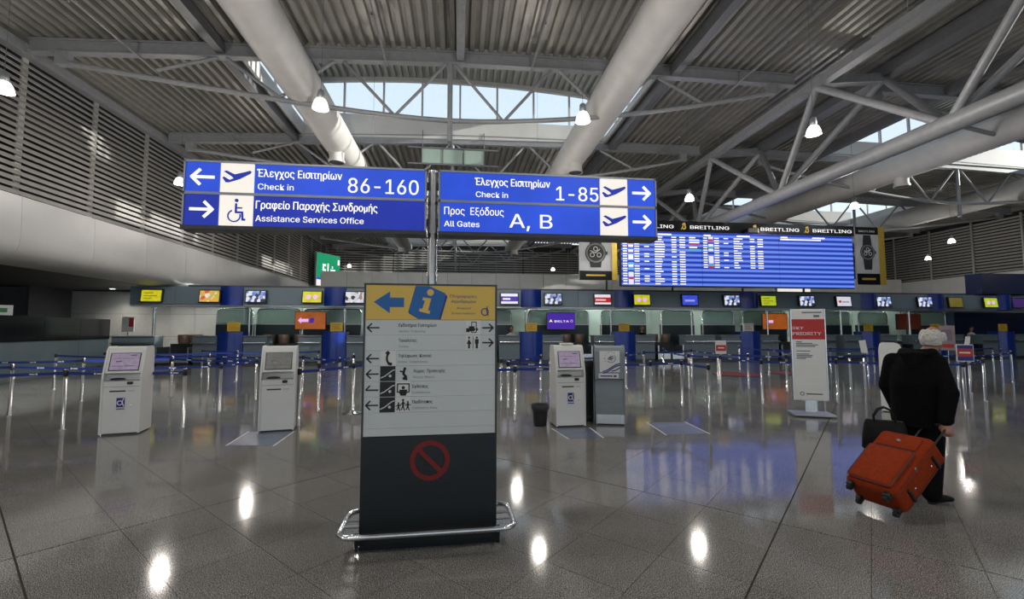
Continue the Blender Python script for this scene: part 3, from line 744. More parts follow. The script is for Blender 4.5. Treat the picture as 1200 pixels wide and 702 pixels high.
def delta_s(t, w, h):
    MB().box(-w / 2, w / 2, -.071, -.067, .22 * h, .72 * h).build('screen_graphic', PURPLE, t)
    MB().box(-w * .4, w * .05, -.075, -.071, .38 * h, .55 * h).build('screen_graphic', SCW1, t)
screen(2.65, SCW1, 'white and purple banded screen just right of the information pylon', extra=delta_s)
screen(4.99, PIC1, 'family picture screen above the purple screen')
screen(7.7, SCW1, 'white and red banded screen left of a blue fascia pod', extra=bars([(0, 1, .18, .70, SCRED), (.06, .7, .36, .52, SCW1)]))
screen(9.91, SCYEL, 'yellow screen with pictures beneath the left end of the flight board', extra=blobs)
screen(12.67, SCBLU, 'blue screen beneath the flight board', extra=bars([(.15, .8, .35, .55, lit('pale blue print', (.35, .4, .9), .9))]))
screen(15.14, PIC1, 'family picture screen left of the pod beneath the flight board middle')
screen(17.35, SCYEL2, 'lime green screen beneath the flight board', extra=ylines)
screen(19.72, PIC1, 'family picture screen above the white tower sign')
screen(22.04, SCWHT, 'white screen with red print beneath the right end of the flight board', extra=bars([(.12, .3, .35, .6, SCRED), (.35, .85, .38, .5, lit('grey screen print', (.3, .3, .4), .8))]))
screen(24.62, PIC1, 'family picture screen beneath the second watch poster')
screen(27.33, PIC1, 'family picture screen above the head of the man in black')
screen(29.4, SCOLI, 'dim olive screen right of the head of the man in black')
screen(31.81, SCYEL2, 'lime yellow screen beneath the navy box', extra=blobs)
screen(33.79, lit('deep violet screen', (.05, .02, .14), .8), 'dim violet screen cut by the right photo edge')

# ---- large screens hanging behind the desks
def tv(x0, x1, m, lab, extra=None):
    w = x1 - x0; t = thing('wall_screen', lab, 'screen', ((x0 + x1) / 2, 24.5, 1.74), 0, 'large screens hanging behind the desks')
    MB().rbox(-w / 2 - .03, w / 2 + .03, -.05, .05, -.03, .93, .012).build('bezel', BLACK, t)
    MB().box(-w / 2, w / 2, -.056, -.049, 0, .90).build('screen_face', m, t)
    for s in (-1, 1): MB().tube((s * w * .3, .02, .92), (s * w * .3, .02, 1.15), .02, 8).build('hanger', STEEL_D, t)
    if extra: extra(t)
def arr(t):
    MB().plate([(-.62, .45), (-.46, .62), (-.46, .53), (-.1, .53), (-.1, .37), (-.46, .37), (-.46, .28)], -.061, -.057).build('screen_arrow', SCPINK, t)
    MB().plate([(-.06, .32), (.16, .32), (.2, .58), (-.02, .58)], -.061, -.057).build('screen_graphic', PURPLE, t)
tv(-8.39, -6.9, ORANGE, 'orange screen with a pink arrow behind the second white kiosk', arr)
def dl(t):
    text('DELTA', -.36, .44, .38, .15, -.058, LITTEXT, t, .004)
    MB().plate([(-.68, .38), (-.575, .54), (-.47, .38), (-.575, .43)], -.061, -.057).build('emblem', LITTEXT, t)
    MB().ring(.6, .45, .05, .07, -.061, -.057).build('emblem', SCPINK, t)
tv(4.88, 6.43, PURPLE, 'purple screen reading DELTA behind the check-in desks', dl)
def arr2(t): MB().plate([(-.6, .45), (-.44, .62), (-.44, .53), (-.12, .53), (-.12, .37), (-.44, .37), (-.44, .28)], -.061, -.057).build('screen_arrow', SCPINK, t)
tv(17.75, 19.3, ORANGE, 'orange screen with a pink arrow left of the white tower sign', arr2)
tv(26.61, 28.21, DRED, 'unlit dark red screen left of the head of the man in black')

# ---- glazed rails, low housings, tubes and chairs behind the desks
for x0, x1, lab in ((-12.7, -10.9, 'glazed steel rail right of the leftmost column'), (-10.7, -8.5, 'glazed steel rail beneath the first family picture screen'), (-8.3, -5.3, 'glazed steel rail around the orange arrow screen'),
                    (-4.9, -3.0, 'glazed steel rail left of the information pylon'), (1.6, 3.0, 'glazed steel rail just right of the information pylon'), (4.0, 7.5, 'glazed steel rail around the purple screen'), (8.3, 11.0, 'glazed steel rail beneath the yellow picture screen'), (12.0, 14.0, 'glazed steel rail beneath the blue screen'),
                    (14.6, 16.6, 'glazed steel rail beneath the third family picture screen'), (17.2, 20.0, 'glazed steel rail around the second orange screen'), (22.0, 24.4, 'glazed steel rail beneath the white screen'), (25.0, 27.0, 'glazed steel rail beside the dark red screen'), (28.6, 31.2, 'glazed steel rail right of the man in black')):
    t = thing('glazed_rail', lab, 'rail', ((x0 + x1) / 2, 25.5, 0), 0, 'glazed rails behind the desks'); h = (x1 - x0) / 2
    pts = [(-h, 0, 1.0), (-h, 0, 2.6), (-h + .06, 0, 2.76), (-h + .2, 0, 2.82), (h - .2, 0, 2.82), (h - .06, 0, 2.76), (h, 0, 2.6), (h, 0, 1.0)]
    MB().path(pts, .035, 8).build('rail_frame', CHROME, t, True)
    MB().box(-h + .05, h - .05, -.01, .01, 2.02, 2.78).build('glass_pane', FROST, t)
    MB().box(-h, h, -.12, .25, .2, 2.0).build('housing', TEAL, t); MB().box(-h, h, -.14, .27, 1.98, 2.03).build('cap_rail', FRAMEG, t)
    for s in (-1, 1): MB().box(s * (h - .1) - .04, s * (h - .1) + .04, -.1, .2, 0, .2).build('foot', DGREYM, t)
for i, (x, lab) in enumerate(((-13.2, 'fluorescent tube above the leftmost conveyor'), (-9.6, 'fluorescent tube behind the first family picture screen'), (-4.2, 'fluorescent tube left of the information pylon'), (5.4, 'fluorescent tube left of the red banded screen'), (8.9, 'fluorescent tube behind the pod under the flight board left end'),
               (10.9, 'fluorescent tube right of the yellow picture screen'), (15.6, 'fluorescent tube under the flight board middle'), (22.4, 'fluorescent tube under the flight board right end'), (28.6, 'fluorescent tube right of the dark red screen'))):
    t = thing('fluorescent_light', lab, 'light', (x, 26.3, 3.25), 0, 'fluorescent tubes behind the fascia')
    MB().box(-.85, .85, -.08, .08, 0, .07).build('batten', OFFW, t)
    MB().tube((-.8, 0, -.04), (.8, 0, -.04), .035, 8).build('tube', TUBE, t, True)
    for s in (-1, 1): MB().tube((s * .6, 0, .07), (s * .6, 0, .62), .01, 5).build('drop_rod', STEEL_D, t)
sl_ = struct('trim_1'); MB().box(-13.5, 37, 24.25, 28.4, 3.84, 3.95).build('service_ceiling', DGREYPAN, sl_)
CH = [(-13.97, 'brown chair back behind the leftmost conveyor, left of a pair'), (-13.4, 'brown chair back behind the leftmost conveyor, right of a pair'), (-9.85, 'brown chair back just left of the second kiosk top'), (-9.1, 'middle brown chair back above the second kiosk'), (-8.3, 'rightmost brown chair back above the second kiosk'),
      (6.05, 'brown chair back beneath the purple screen, left of a pair'), (6.83, 'brown chair back beneath the purple screen, right of a pair'), (11.2, 'brown chair back left of the single counter, left of a pair'), (11.96, 'brown chair back left of the single counter, right of a pair'), (26.2, 'brown chair back beneath the dark red screen')]
for x, lab in CH:
    t = thing('office_chair', lab, 'chair', (x, 24.98, 0), random.uniform(-20, 20), 'brown staff chairs'); t.scale = (.85, .85, 1)
    MB().lathe([(.27, .95), (.31, 1.05), (.33, 1.25), (.335, 1.42), (.31, 1.46), (.28, 1.44), (.26, 1.2), (.2, 1.0)], n=18, caps=False).build('backrest', CHAIRB, t, True)
    MB().lathe([(.05, .86), (.27, .86), (.30, .93), (.26, .98), (.05, .99)], n=18).build('seat', CHAIRB, t, True)
    MB().tube((0, 0, .06), (0, 0, .87), .03, 10).build('column', CHROME, t)
    for k in range(5): MB().bar((0, 0, .07), (.27 * math.cos(k * 1.257), .27 * math.sin(k * 1.257), .05), .05, .04).build('base_arm', BLACK, t)

# ---- seated staff (small, far)
def staff(x, y, hair, top, lab, lean=0):
    t = thing('person', lab, 'person', (x, y, 0), 0); t.scale = (1.1, 1.1, 1.12)
    mb = MB()
    mb.ell((0, 0, 1.60), .085, .10, .125).path([(0, .02, 1.36), (0, 0, 1.52)], .055, 10).loft([(.62, 0, .06, .17, .13), (.85, 0, .05, .17, .12), (1.1, 0, .03, .18, .12), (1.28, 0, .02, .19, .10), (1.36, 0, .02, .1, .07)])
    mb.ell((0, -.1, 1.59), .018, .025, .02, 8, 6)
    for s in (-1, 1):
        mb.ell((s * .085, .01, 1.59), .015, .025, .03, 8, 6)
        mb.path([(s * .19, .02, 1.28), (s * .25, -.02, 1.12), (s * .18, -.22, 1.12)], [.05, .045, .033], 10).ell((s * .14, -.29, 1.13), .035, .06, .025, 8, 6)
        mb.path([(s * .09, .05, .68), (s * .1, -.35, .66), (s * .1, -.36, .18)], [.09, .07, .05], 10).ell((s * .1, -.42, .10), .045, .11, .05, 8, 6)
    sk = remesh(mb, 'body', SKIN, t, .022)
    cl = MB().loft([(.66, 0, .06, .19, .15), (.9, 0, .05, .19, .14), (1.12, 0, .03, .2, .135), (1.29, 0, .02, .2, .115), (1.38, 0, .02, .1, .08)])
    for s in (-1, 1): cl.path([(s * .18, .02, 1.29), (s * .26, -.02, 1.12), (s * .19, -.19, 1.12)], [.068, .06, .045], 10)
    remesh(cl, 'jacket', top, t, .022)
    MB().ell((0, .03, 1.65), .098, .11, .10).ell((0, .06, 1.58), .09, .07, .12).build('hair', hair, t, True)
staff(2.95, 24.95, HAIRD, SHIRT, 'dark haired clerk in a white top seated right of the pylon')
staff(10.55, 24.95, HAIRR, CLOTH, 'auburn haired clerk seated beneath the yellow picture screen')
staff(32.4, 24.95, HAIRD, SHIRT, 'dark haired clerk in white seated near the right photo edge')

# ================================================================== FLIGHT BOARD
KF = 2.72 / 2.96
FB = thing('flight_board', 'wide blue flight information board hanging above the check-in desks', 'display', (7.97, 21.2, 3.90))
BW = 12.71 / 3
cells = random.Random(3)
for k in range(3):
    x0 = k * BW
    MB().box(x0 - .02, x0 + BW + .02, .03, .3, -.05, 2.75).build('panel_case', BLACK, FB)
    f = MB().box(x0 + .015, x0 + BW - .015, 0, .03, 0, 2.72).build('screen_panel', BOARD, FB)
    wt = MB(); hd = MB(); rd = MB(); pk = MB(); cy = MB()
    z = 2.72; row = 0
    wt.box(x0 + .12, x0 + .5, -.006, -.001, 2.55, 2.62); wt.box(x0 + BW * .45, x0 + BW * .62, -.006, -.001, 2.55, 2.62)
    nrow = (20, 13, 0)[k]
    for row in range(nrow):
        z = 2.42 - row * .124
        if z < .05: break
        for a, b, pr in ((.02, .07, 1), (.16, .22, .9), (.28, .34, .55), (.41, .54, 1), (.62, .68, .95), (.72, .79, .9)):
            if cells.random() < pr: wt.box(x0 + BW * a, x0 + BW * (a + (b - a) * (1 if b - a < .08 else cells.uniform(.35, 1))), -.006, -.001, z, z + .05)
        q = cells.random()
        if q < .35: pk.box(x0 + BW * .085, x0 + BW * .145, -.005, -.001, z - .02, z + .1)
        elif q < .55: rd.box(x0 + BW * .085, x0 + BW * .145, -.005, -.001, z - .01, z + .09)
        elif q < .7: cy.box(x0 + BW * .085, x0 + BW * .145, -.005, -.001, z - .01, z + .09)
        if row < 6 and k == 0:
            (rd if row == 3 else cy if row == 5 else wt).box(x0 + BW * .84, x0 + BW * (.9 + .08 * cells.random()), -.006, -.001, z, z + .06)
    if k == 2: wt.box(x0 + .1, x0 + 2.4, -.006, -.001, 2.44, 2.50)
    for mb, m in ((wt, LITTEXT), (pk, SCW1), (rd, SCRED), (cy, lit('cyan print', (.05, .45, .6), .9, 0))):
        if mb.v: mb.build('row_print', m, f)['kind'] = 'stuff'
for x in (.3, 4.2, 8.5, 12.4):
    MB().tube((x, 3.15, -.06), (x, 3.15, 2.2), .06, 8).build('leg', DGREYM, FB); MB().bar((x, .3, 2.0), (x, 3.15, 2.0), .08, .12).build('arm', DGREYM, FB)
BN = thing('brand_banner', 'black banner band with white lettering along the top of the flight board', 'banner', (7.97, 21.18, 6.66))
MB().box(0, 12.8, 0, .12, 0, .52).build('banner_panel', BLACKG, BN)
GOLDL = lit('gold print', (.55, .38, .06), .8, 0)
for a, b in ((.65, 2.75), (3.63, 5.74), (7.48, 9.64), (10.42, 12.67)):
    text('BREITLING', a, b, .14, .24, -.004, LITTEXT, BN, .006)
    e = MB(); e.ring(a - .33, .34, .04, .09, -.012, -.002, -60, 200, 12).ring(a - .33, .20, .05, .11, -.012, -.002, -200, 60, 12).stroke([(a - .48, .1), (a - .28, .44)], .03, -.013, -.002)
    e.build('emblem', GOLDL, BN)
c = thing('security_camera', 'small black camera box at the top edge of the flight board', 'camera', (14.87, 21.06, 6.62))
MB().rbox(-.32, .28, -.15, .12, 0, .26, .03).build('camera_body', BLACK, c); MB().tube((-.34, -.05, .13), (-.22, -.05, .13), .07, 12).build('lens', BLACKG, c)
def watch(x0, x1, z0, z1, gold, lab):
    t = thing('watch_poster', lab, 'poster', ((x0 + x1) / 2, 21.2, z0), 0, 'watch posters'); h = (x1 - x0) / 2; H = z1 - z0
    MB().box(-h, h, 0, .1, 0, H).build('poster_panel', POSTER, t)
    MB().box(-h, h, -.006, -.001, 0, H * .19).build('caption_band', BLACKG, t)
    MB().box(-h * .6, h * .6, -.012, -.007, H * .08, H * .115).build('caption_print', GOLD, t)
    if z1 > 6.8: MB().box(-h, h, -.006, -.001, H * .87, H).build('caption_band', BLACKG, t); text('BREITLING', -h * .7, h * .7, H * .91, .14, -.009, INKWHITE, t)
    R = h * .64; cz = H * .56
    for s in (-1, 1): MB().plate([(-R * .7, cz), (R * .7, cz), (R * .5, cz + s * H * .3), (-R * .5, cz + s * H * .3)], -.012, -.003).build('watch_strap', INKBLACK, t)
    MB().disc(0, cz, R, -.02, -.004, 24).build('watch_case', BLACK, t); MB().ring(0, cz, R * .78, R * .92, -.026, -.018).build('bezel_ring', INKGREY, t)
    d = MB()
    for a in (90, 210, 330): d.ring(R * .38 * math.cos(math.radians(a)), cz + R * .38 * math.sin(math.radians(a)), R * .17, R * .22, -.026, -.018, n=14)
    d.stroke([(0, cz), (R * .4, cz + R * .35)], .03, -.028, -.018).stroke([(0, cz), (-R * .5, cz + R * .2)], .03, -.028, -.018).build('dial_marks', INKWHITE, t)
    MB().box(R, R * 1.15, -.015, -.004, cz - .08, cz + .08).build('crown', BLACK, t)
    MB().box(h, h + gold, -.02, .12, 0, H).build('gold_edge', GOLD, t)
    (MB().box(-h - .5, -h * .5, .1, .2, H * .5, H * .55) if x0 > 10 else MB().box(h * .5, h + .6, .1, .2, H * .6, H * .66)).build('hanger', STEEL_D, t)
watch(5.84, 7.48, 4.13, 6.52, .27, 'watch poster with gold edge left of the flight board')
watch(20.86, 22.2, 4.08, 7.16, .35, 'tall watch poster with gold edge right of the flight board')
t = thing('light_box', 'white lit box sign behind the lower edge of the flight board', 'sign', (21.4, 26.5, 4.2))
MB().box(-1.2, 1.2, -.1, .1, -.2, .35).build('case', FRAMEG, t); MB().box(-1.15, 1.15, -.11, -.1, -.17, .32).build('lit_face', LITWHITE, t); [MB().box(q - .04, q + .04, -.04, .04, -.25, -.2).build('foot', STEEL_D, t) for q in (-.9, .9)]

# green sign by the far left corner
t = thing('green_sign', 'lit green hanging sign with white marks by the far left louvres', 'sign', (-12.2, 43.5, 5.7), 62)
MB().box(-1.5, 1.5, -.1, .1, .0, 3.1).build('sign_case', FRAMEG, t); MB().box(-1.45, 1.45, -.11, -.1, .8, 3.05).build('sign_face', GREEN, t)
MB().box(-1.45, 1.45, -.11, -.1, .04, .78).build('blue_band', LITBLUE, t)
MB().box(-1.45, -.8, -.12, -.11, .04, .6).build('white_corner', LITWHITE, t)
mb = MB()
for a, b, c_, d in ((-.75, -.35, 1.9, 2.1), (-.75, -.35, 1.45, 1.65), (-.75, -.58, 1.45, 2.1), (-.15, .0, 1.4, 2.2), (.25, .85, 1.3, 1.7), (.4, .55, 1.8, 2.0), (1.15, 1.4, 2.2, 2.7), (-.4, .9, .95, 1.12)): mb.box(a, b, -.12, -.11, c_, d)
mb.build('white_marks', LITTEXT, t)
for s in (-1, 1): MB().tube((s * 1.2, 0, 3.1), (s * 1.2, 0, 5.12), .015, 6).build('hanger_rod', STEEL_D, t)

# navy box room at the right
t = thing('navy_booth', 'tall navy blue booth at the right photo edge above the desks', 'booth', (35.0, 23.9, 0))
MB().box(-3.8, 3.0, -.6, .3, 3.86, 5.1).build('upper_box', NAVY, t); MB().box(-2.9, 3.0, 1.75, 2.3, 0, 2.85).build('lower_wall', NAVY, t)

# left information desk
t = thing('reception_desk', 'long dark desk with black upper panel at the left photo edge', 'desk', (0, 0, 0))
A = Vector((-15.0, 16.6, 0)); B = Vector((-16.0, 22.8, 0)); dv = (B - A).normalized(); nv = Vector((dv.y, -dv.x, 0)); nrm = -nv if nv.x < 0 else nv
for nm, z0, z1, off, m in (('front_panel', .1, 1.28, 0, DESKBLUE), ('upper_panel', 1.28, 2.18, .04, BLACKG), ('plinth', 0, .1, -.06, FRAMEG)):
    k = int((B - A).length / 1.9)
    for j in range(k):
        a = A + dv * ((B - A).length * j / k + .006) + nrm * off; b = A + dv * ((B - A).length * (j + 1) / k - .006) + nrm * off
        MB().prism_z([tuple(a.xy), tuple(b.xy), tuple((b - nrm * (.7 + off)).xy), tuple((a - nrm * (.7 + off)).xy)], z0, z1).build(nm, m, t)
t = thing('wall_notice', 'white notice with a red label above the end of the dark desk', 'notice', (-16.6, 24.9, 1.35))
MB().box(-.28, .28, -.03, .03, .25, 1.0).build('notice_panel', PAPER, t); MB().box(.05, .26, -.036, -.031, .5, .95).build('red_label', INKOR, t); MB().tube((0, 0, -1.35), (0, 0, .3), .025, 8).build('post', CHROME, t)
t = thing('small_notice', 'small pale notice on the dark desk at the left photo edge', 'notice', (-15.1, 16.9, 2.18), 20)
MB().box(-.22, .22, -.02, .02, 0, .34).build('notice_panel', PAPER, t); MB().box(-.1, .1, -.025, -.021, .1, .24).build('green_print', mat('green print', (.05, .25, .1)), t)

# maintenance rack of glass panes under the roof
t = thing('pane_rack', 'grey rack holding three glass panes beneath the roof monitor', 'rack', (-.3, 21.66, 9.75))
for k in range(3): MB().box(-1.5 + k * 1.0, -.55 + k * 1.0, -.03, .03, .05, .75).build('pane', FROST, t)
for z in (0, .8): MB().box(-2.2, 2.2, -.05, .05, z - .03, z + .03).build('rack_rail', STEEL_D, t)
for x in (-1.52, -.52, .5, 1.48): MB().box(x - .025, x + .025, -.05, .05, 0, .8).build('rack_post', STEEL_D, t)
for s in (-1, 1): MB().tube((s * 1.5, 0, .8), (s * 1.5, .06, 1.7), .02, 6).build('hanger_rod', STEEL_D, t)

# ================================================================== OVERHEAD DIRECTION SIGNS (Y = 4.2)
def plane_icon(mb, cx, cz, L, y0, y1):
    k = L / 100.0
    pts = [(-48, 20), (-38, 24), (-8, 10), (28, 20), (46, 26), (52, 22), (47, 14), (10, -8), (-28, -22), (-40, -22), (-52, -4), (-46, 0), (-26, -12), (-12, -6), (-20, 2)]
    return mb.plate([(cx + x * k, cz + z * k) for x, z in pts], y0, y1)
def sign_cell(parent, x0, x1, z0, z1, m):
    return MB().box(x0 + .004, x1 - .004, -.012, .02, z0 + .006, z1 - .006).build('sign_cell', m, parent)
def sign_frame(t, w, h):
    f = MB().box(0, w, .02, .14, .0, h)
    f.box(-.015, w + .015, -.02, .15, h - .012, h + .006).box(-.015, w + .015, -.02, .15, h / 2 - .012, h / 2 + .012)
    f.box(-.015, .0, -.02, .15, 0, h).box(w, w + .015, -.02, .15, 0, h)
    f.build('sign_frame', FRAMEG, t); MB().box(-.015, w + .015, -.03, .155, -.035, 0).build('bottom_rail', DGREYM, t)
YF = -.0135
t = thing('direction_sign', 'backlit blue sign to check in 86-160 and assistance services office', 'sign', (-2.40, 4.2, 2.60), 0)
w_, h_ = 2.08, .58; sign_frame(t, w_, h_); zr = h_ / 2; A1, A2 = .285, .57
c = sign_cell(t, 0, A1, zr, h_, LITBLUE); arrow(MB(), A1 / 2, zr + zr / 2, .18, .026, -.016, -.0122, -1).build('arrow', LITTEXT, c)
c = sign_cell(t, A1, A2, zr, h_, LITWHITE); plane_icon(MB(), (A1 + A2) / 2, zr + zr / 2 + .01, .235, -.016, -.0122).build('aeroplane_pictogram', LITBLUED, c)
c = sign_cell(t, A2, w_, zr, h_, LITBLUE)
text('Έλεγχος Εισιτηρίων', .595, 1.33, zr + .165, .072, YF, LITTEXT, c, .016); text('Check in', .605, .91, zr + .05, .076, YF, LITTEXT, c, .008); text('86-160', 1.385, 2.02, zr + .05, .195, YF, LITTEXT, c, .005)
c = sign_cell(t, 0, A1, 0, zr, LITBLUED); arrow(MB(), A1 / 2, zr / 2, .18, .026, -.016, -.0122, 1).build('arrow', LITTEXT, c)
c = sign_cell(t, A1, A2, 0, zr, LITWHITE)
cx = (A1 + A2) / 2; g = MB().disc(cx + .005, .232, .016, -.016, -.0122).ring(cx - .012, .092, .045, .057, -.016, -.0122, 110, 380, 24)
g.stroke([(cx + .002, .20), (cx + .002, .125), (cx + .055, .125), (cx + .06, .06), (cx + .078, .06)], .018, -.0165, -.0122).stroke([(cx + .004, .165), (cx + .05, .165)], .013, -.0165, -.0122)
g.build('wheelchair_pictogram', LITBLUED, c)
c = sign_cell(t, A2, w_, 0, zr, LITBLUED)
text('Γραφείο Παροχής Συνδρομής', .595, 1.65, .165, .072, YF, LITTEXT, c, .016); text('Assistance Services Office', .595, 1.53, .05, .076, YF, LITTEXT, c, .008)
t = thing('direction_sign', 'backlit blue sign to check in 1-85 and all gates A, B', 'sign', (-.18, 4.2, 2.60), 0)
w_ = 2.11; sign_frame(t, w_, h_); B1, B2 = 1.55, 1.83
c = sign_cell(t, 0, B1, zr, h_, LITBLUE)
text('Έλεγχος Εισιτηρίων', .325, 1.05, zr + .165, .072, YF, LITTEXT, c, .016); text('Check in', .335, .64, zr + .05, .076, YF, LITTEXT, c, .008); text('1-85', 1.11, 1.53, zr + .045, .195, YF, LITTEXT, c, .005)
c = sign_cell(t, 0, B1, 0, zr, LITBLUE)
text('Προς  Εξόδους', .04, .60, .165, .072, YF, LITTEXT, c, .006); text('All Gates', .04, .37, .05, .076, YF, LITTEXT, c, .008); text('A, B', .655, 1.07, .055, .19, YF, LITTEXT, c, .005)
for z in (zr, 0):
    c = sign_cell(t, B1, B2, z, z + zr, LITWHITE); plane_icon(MB(), (B1 + B2) / 2, z + zr / 2, .235, -.016, -.0122).build('aeroplane_pictogram', LITBLUED, c)
    c = sign_cell(t, B2, w_, z, z + zr, LITBLUE); arrow(MB(), (B2 + w_) / 2, z + zr / 2, .17, .026, -.016, -.0122, 1).build('arrow', LITTEXT, c)
t = thing('sign_post', 'round steel post carrying the two blue signs above the pylon', 'post', (-.25, 4.27, 0))
MB().tube((0, 0, 0), (0, 0, 3.2), .045, 20).build('post_tube', CHROME, t, True); MB().lathe([(.14, 0), (.14, .015), (.05, .02)], n=20).build('floor_flange', CHROME, t)
for z in (2.7, 3.05): MB().box(-.075, .085, -.03, .03, z - .03, z + .03).build('clamp', DGREYM, t)

# ================================================================== INFORMATION PYLON
t = thing('information_pylon', 'freestanding airport information pylon with yellow header and slate foot', 'sign', (-.215, 3.69, 0), 1.5)
hw = .515; D = .16
MB().box(-hw - .012, hw + .012, .004, D, 0.0, 2.05).build('core', DGREYM, t)
for s in (-1, 1): MB().box(s * (hw + .008) - .008, s * (hw + .008) + .008, -.012, D + .004, .83, 2.05).build('edge_strip', DGREYM, t)
MB().box(-hw - .016, hw + .016, -.012, D + .004, 2.04, 2.055).build('top_strip', DGREYM, t)
hd_ = MB().box(-hw, hw, -.01, .004, 1.765, 2.04).build('header_panel', SIGNY, t)
y0, y1 = -.013, -.0098
MB().plate([(-.455, 1.905), (-.33, 1.99), (-.33, 1.94), (-.22, 1.94), (-.22, 1.865), (-.33, 1.865), (-.33, 1.815)], y0, y1).build('arrow', SIGNB, hd_)
MB().plate([(-.105, 1.77), (.072, 1.767), (.125, 1.955), (.115, 1.965), (-.03, 2.035), (-.13, 2.035), (-.185, 1.83), (-.18, 1.815)], y0 + .001, y1).build('badge_shadow', INKBLUE, hd_)
bd = MB().plate([(-.10, 1.772), (.05, 1.768), (.06, 1.772), (.112, 1.965), (.106, 1.98), (-.02, 2.037), (-.125, 2.037), (-.18, 1.835), (-.175, 1.822)], y0 - .0005, y1).build('badge', SIGNB, hd_)
g = MB().disc(-.012, 1.985, .027, -.0165, -.0135, 20).plate([(-.07, 1.945), (-.005, 1.935), (-.03, 1.84), (-.012, 1.836), (-.018, 1.812), (-.1, 1.832), (-.096, 1.855), (-.075, 1.851), (-.055, 1.918), (-.075, 1.921)], -.0165, -.0135)
g.build('letter_i', SIGNY, bd)
text('Πληροφορίες', .145, .365, 1.945, .024, -.0108, INKBLUE, hd_, .006); text('Αεροδρομίου', .155, .355, 1.903, .024, -.0108, INKBLUE, hd_, .006)
text('Airport', .2, .315, 1.851, .024, -.0108, INKBLUE, hd_, .006); text('Information', .158, .35, 1.809, .024, -.0108, INKBLUE, hd_, .006)
MB().ring(.43, 1.83, .024, .032, y0, y1, 0, 360, 20).stroke([(.45, 1.875), (.445, 1.835), (.458, 1.80)], .007, y0, y1).build('alpha_emblem', INKBLUE, hd_)
PITCHR = .1215
rows = []
for r in range(8):
    z1 = 1.762 - r * PITCHR; z0 = max(.852, z1 - PITCHR + .0012)
    rows.append((MB().box(-hw, hw, -.01, .004, z0, z1).build('row_panel', SIGNW, t), z0, z1))
def pic_bg(row, x0, x1, m=None):
    pn, z0, z1 = rows[row]; return MB().box(x0, x1, -.0122, -.0098, z0 + .002, z1 - .002).build('pictogram_tile', m or PAPER, pn)
tx = [('Εκδοτήρια Εισιτηρίων', 'Airline Ticketing', -.258, .04, -.05), ('Τουαλέτες', 'Toilets', -.258, -.115, -.178), ('Τηλέφωνα  Κοινού', 'Public Telephones', -.258, .0, -.03), ('Χώρος  Προσευχής', 'Prayer Room', -.138, .112, .025), ('Εκθέσεις', 'Exhibitions', -.144, -.02, -.005), ('Παιδότοπος', "Children's Area", -.144, .015, .05)]
for r, (gr, en, xa, xb, xc) in enumerate(tx):
    pn, z0, z1 = rows[r]; text(gr, xa, xb, z0 + .066, .026, -.0108, INKBLACK, pn, .02); text(en, xa, xc, z0 + .022, .024, -.0108, INKGREY, pn, .0)
    if r != 1:
        a = MB()
        if r == 4: a.stroke([(-.50, z0 + .055), (-.41, z0 + .055)], .011, -.013, -.0098).stroke([(-.50, z0 + .058), (-.472, z0 + .088)], .011, -.013, -.0098)
        else: arrow(a, -.455, z0 + .058, .09, .011, -.013, -.0098, -1)
        a.build('arrow', INKBLACK, pn)
    if r in (0, 1): arrow(MB(), .455, z0 + .058, .085, .012, -.013, -.0098, 1).build('arrow', INKBLACK, pn)
def Z(r): return rows[r][1]
ya, yb = -.0145, -.012
b = pic_bg(0, .275, .395); z = Z(0)
MB().box(.278, .305, ya, yb, z + .022, z + .055).box(.30, .345, ya, yb, z + .03, z + .07).stroke([(.322, z + .105), (.36, z + .105), (.36, z + .02), (.322, z + .02), (.322, z + .105)], .006, ya, yb).disc(.345, z + .045, .008, ya, yb).plate([(.362, z + .03), (.378, z + .045), (.362, z + .06)], ya, yb).build('ticket_pictogram', INKBLACK, b)
b = pic_bg(1, .275, .395); z = Z(1)
g = MB().disc(.302, z + .1, .0085, ya, yb).plate([(.302, z + .09), (.322, z + .048), (.31, z + .048), (.31, z + .012), (.294, z + .012), (.294, z + .048), (.282, z + .048)], ya, yb)
g.disc(.365, z + .1, .0085, ya, yb).box(.35, .38, ya, yb, z + .05, z + .088).box(.356, .374, ya, yb, z + .012, z + .055).box(.332, .336, ya, yb, z + .01, z + .11).build('toilet_pictogram', INKBLACK, b)
b = pic_bg(2, -.395, -.275); z = Z(2)
g = MB(); pts = [(-.345 + .026 * math.cos(math.radians(q)) * -1 + .026, z + .06 + .045 * math.sin(math.radians(q))) for q in range(70, -75, -20)]
g.stroke(pts, .015, ya, yb).stroke([(-.348, z + .1), (-.335, z + .108)], .02, ya, yb).stroke([(-.33, z + .018), (-.312, z + .014)], .022, ya, yb); g.build('telephone_pictogram', INKBLACK, b)
for r in (3, 4, 5):
    z = Z(r); b = pic_bg(r, -.395, -.278, INKBLACK)
    MB().stroke([(-.388, z + .028), (-.36, z + .04), (-.30, z + .085), (-.284, z + .09)], .008, ya, yb).disc(-.318, z + .042, .011, ya, yb).build('escalator_pictogram', SIGNW, b)
z = Z(3); pn = rows[3][0]
MB().disc(-.205, z + .098, .011, -.013, -.0098).stroke([(-.21, z + .085), (-.215, z + .055), (-.195, z + .035), (-.215, z + .02), (-.19, z + .016)], .018, -.013, -.0098).stroke([(-.21, z + .07), (-.24, z + .078)], .012, -.013, -.0098).build('kneeling_pictogram', INKBLACK, pn)
b = pic_bg(4, -.272, -.158); z = Z(4)
MB().stroke([(-.26, z + .1), (-.17, z + .1), (-.17, z + .035), (-.26, z + .035), (-.26, z + .1)], .009, ya, yb).disc(-.215, z + .07, .013, ya, yb).plate([(-.245, z + .055), (-.185, z + .055), (-.185, z + .03), (-.195, z + .008), (-.235, z + .008), (-.245, z + .03)], ya, yb).build('exhibition_pictogram', INKBLACK, b)
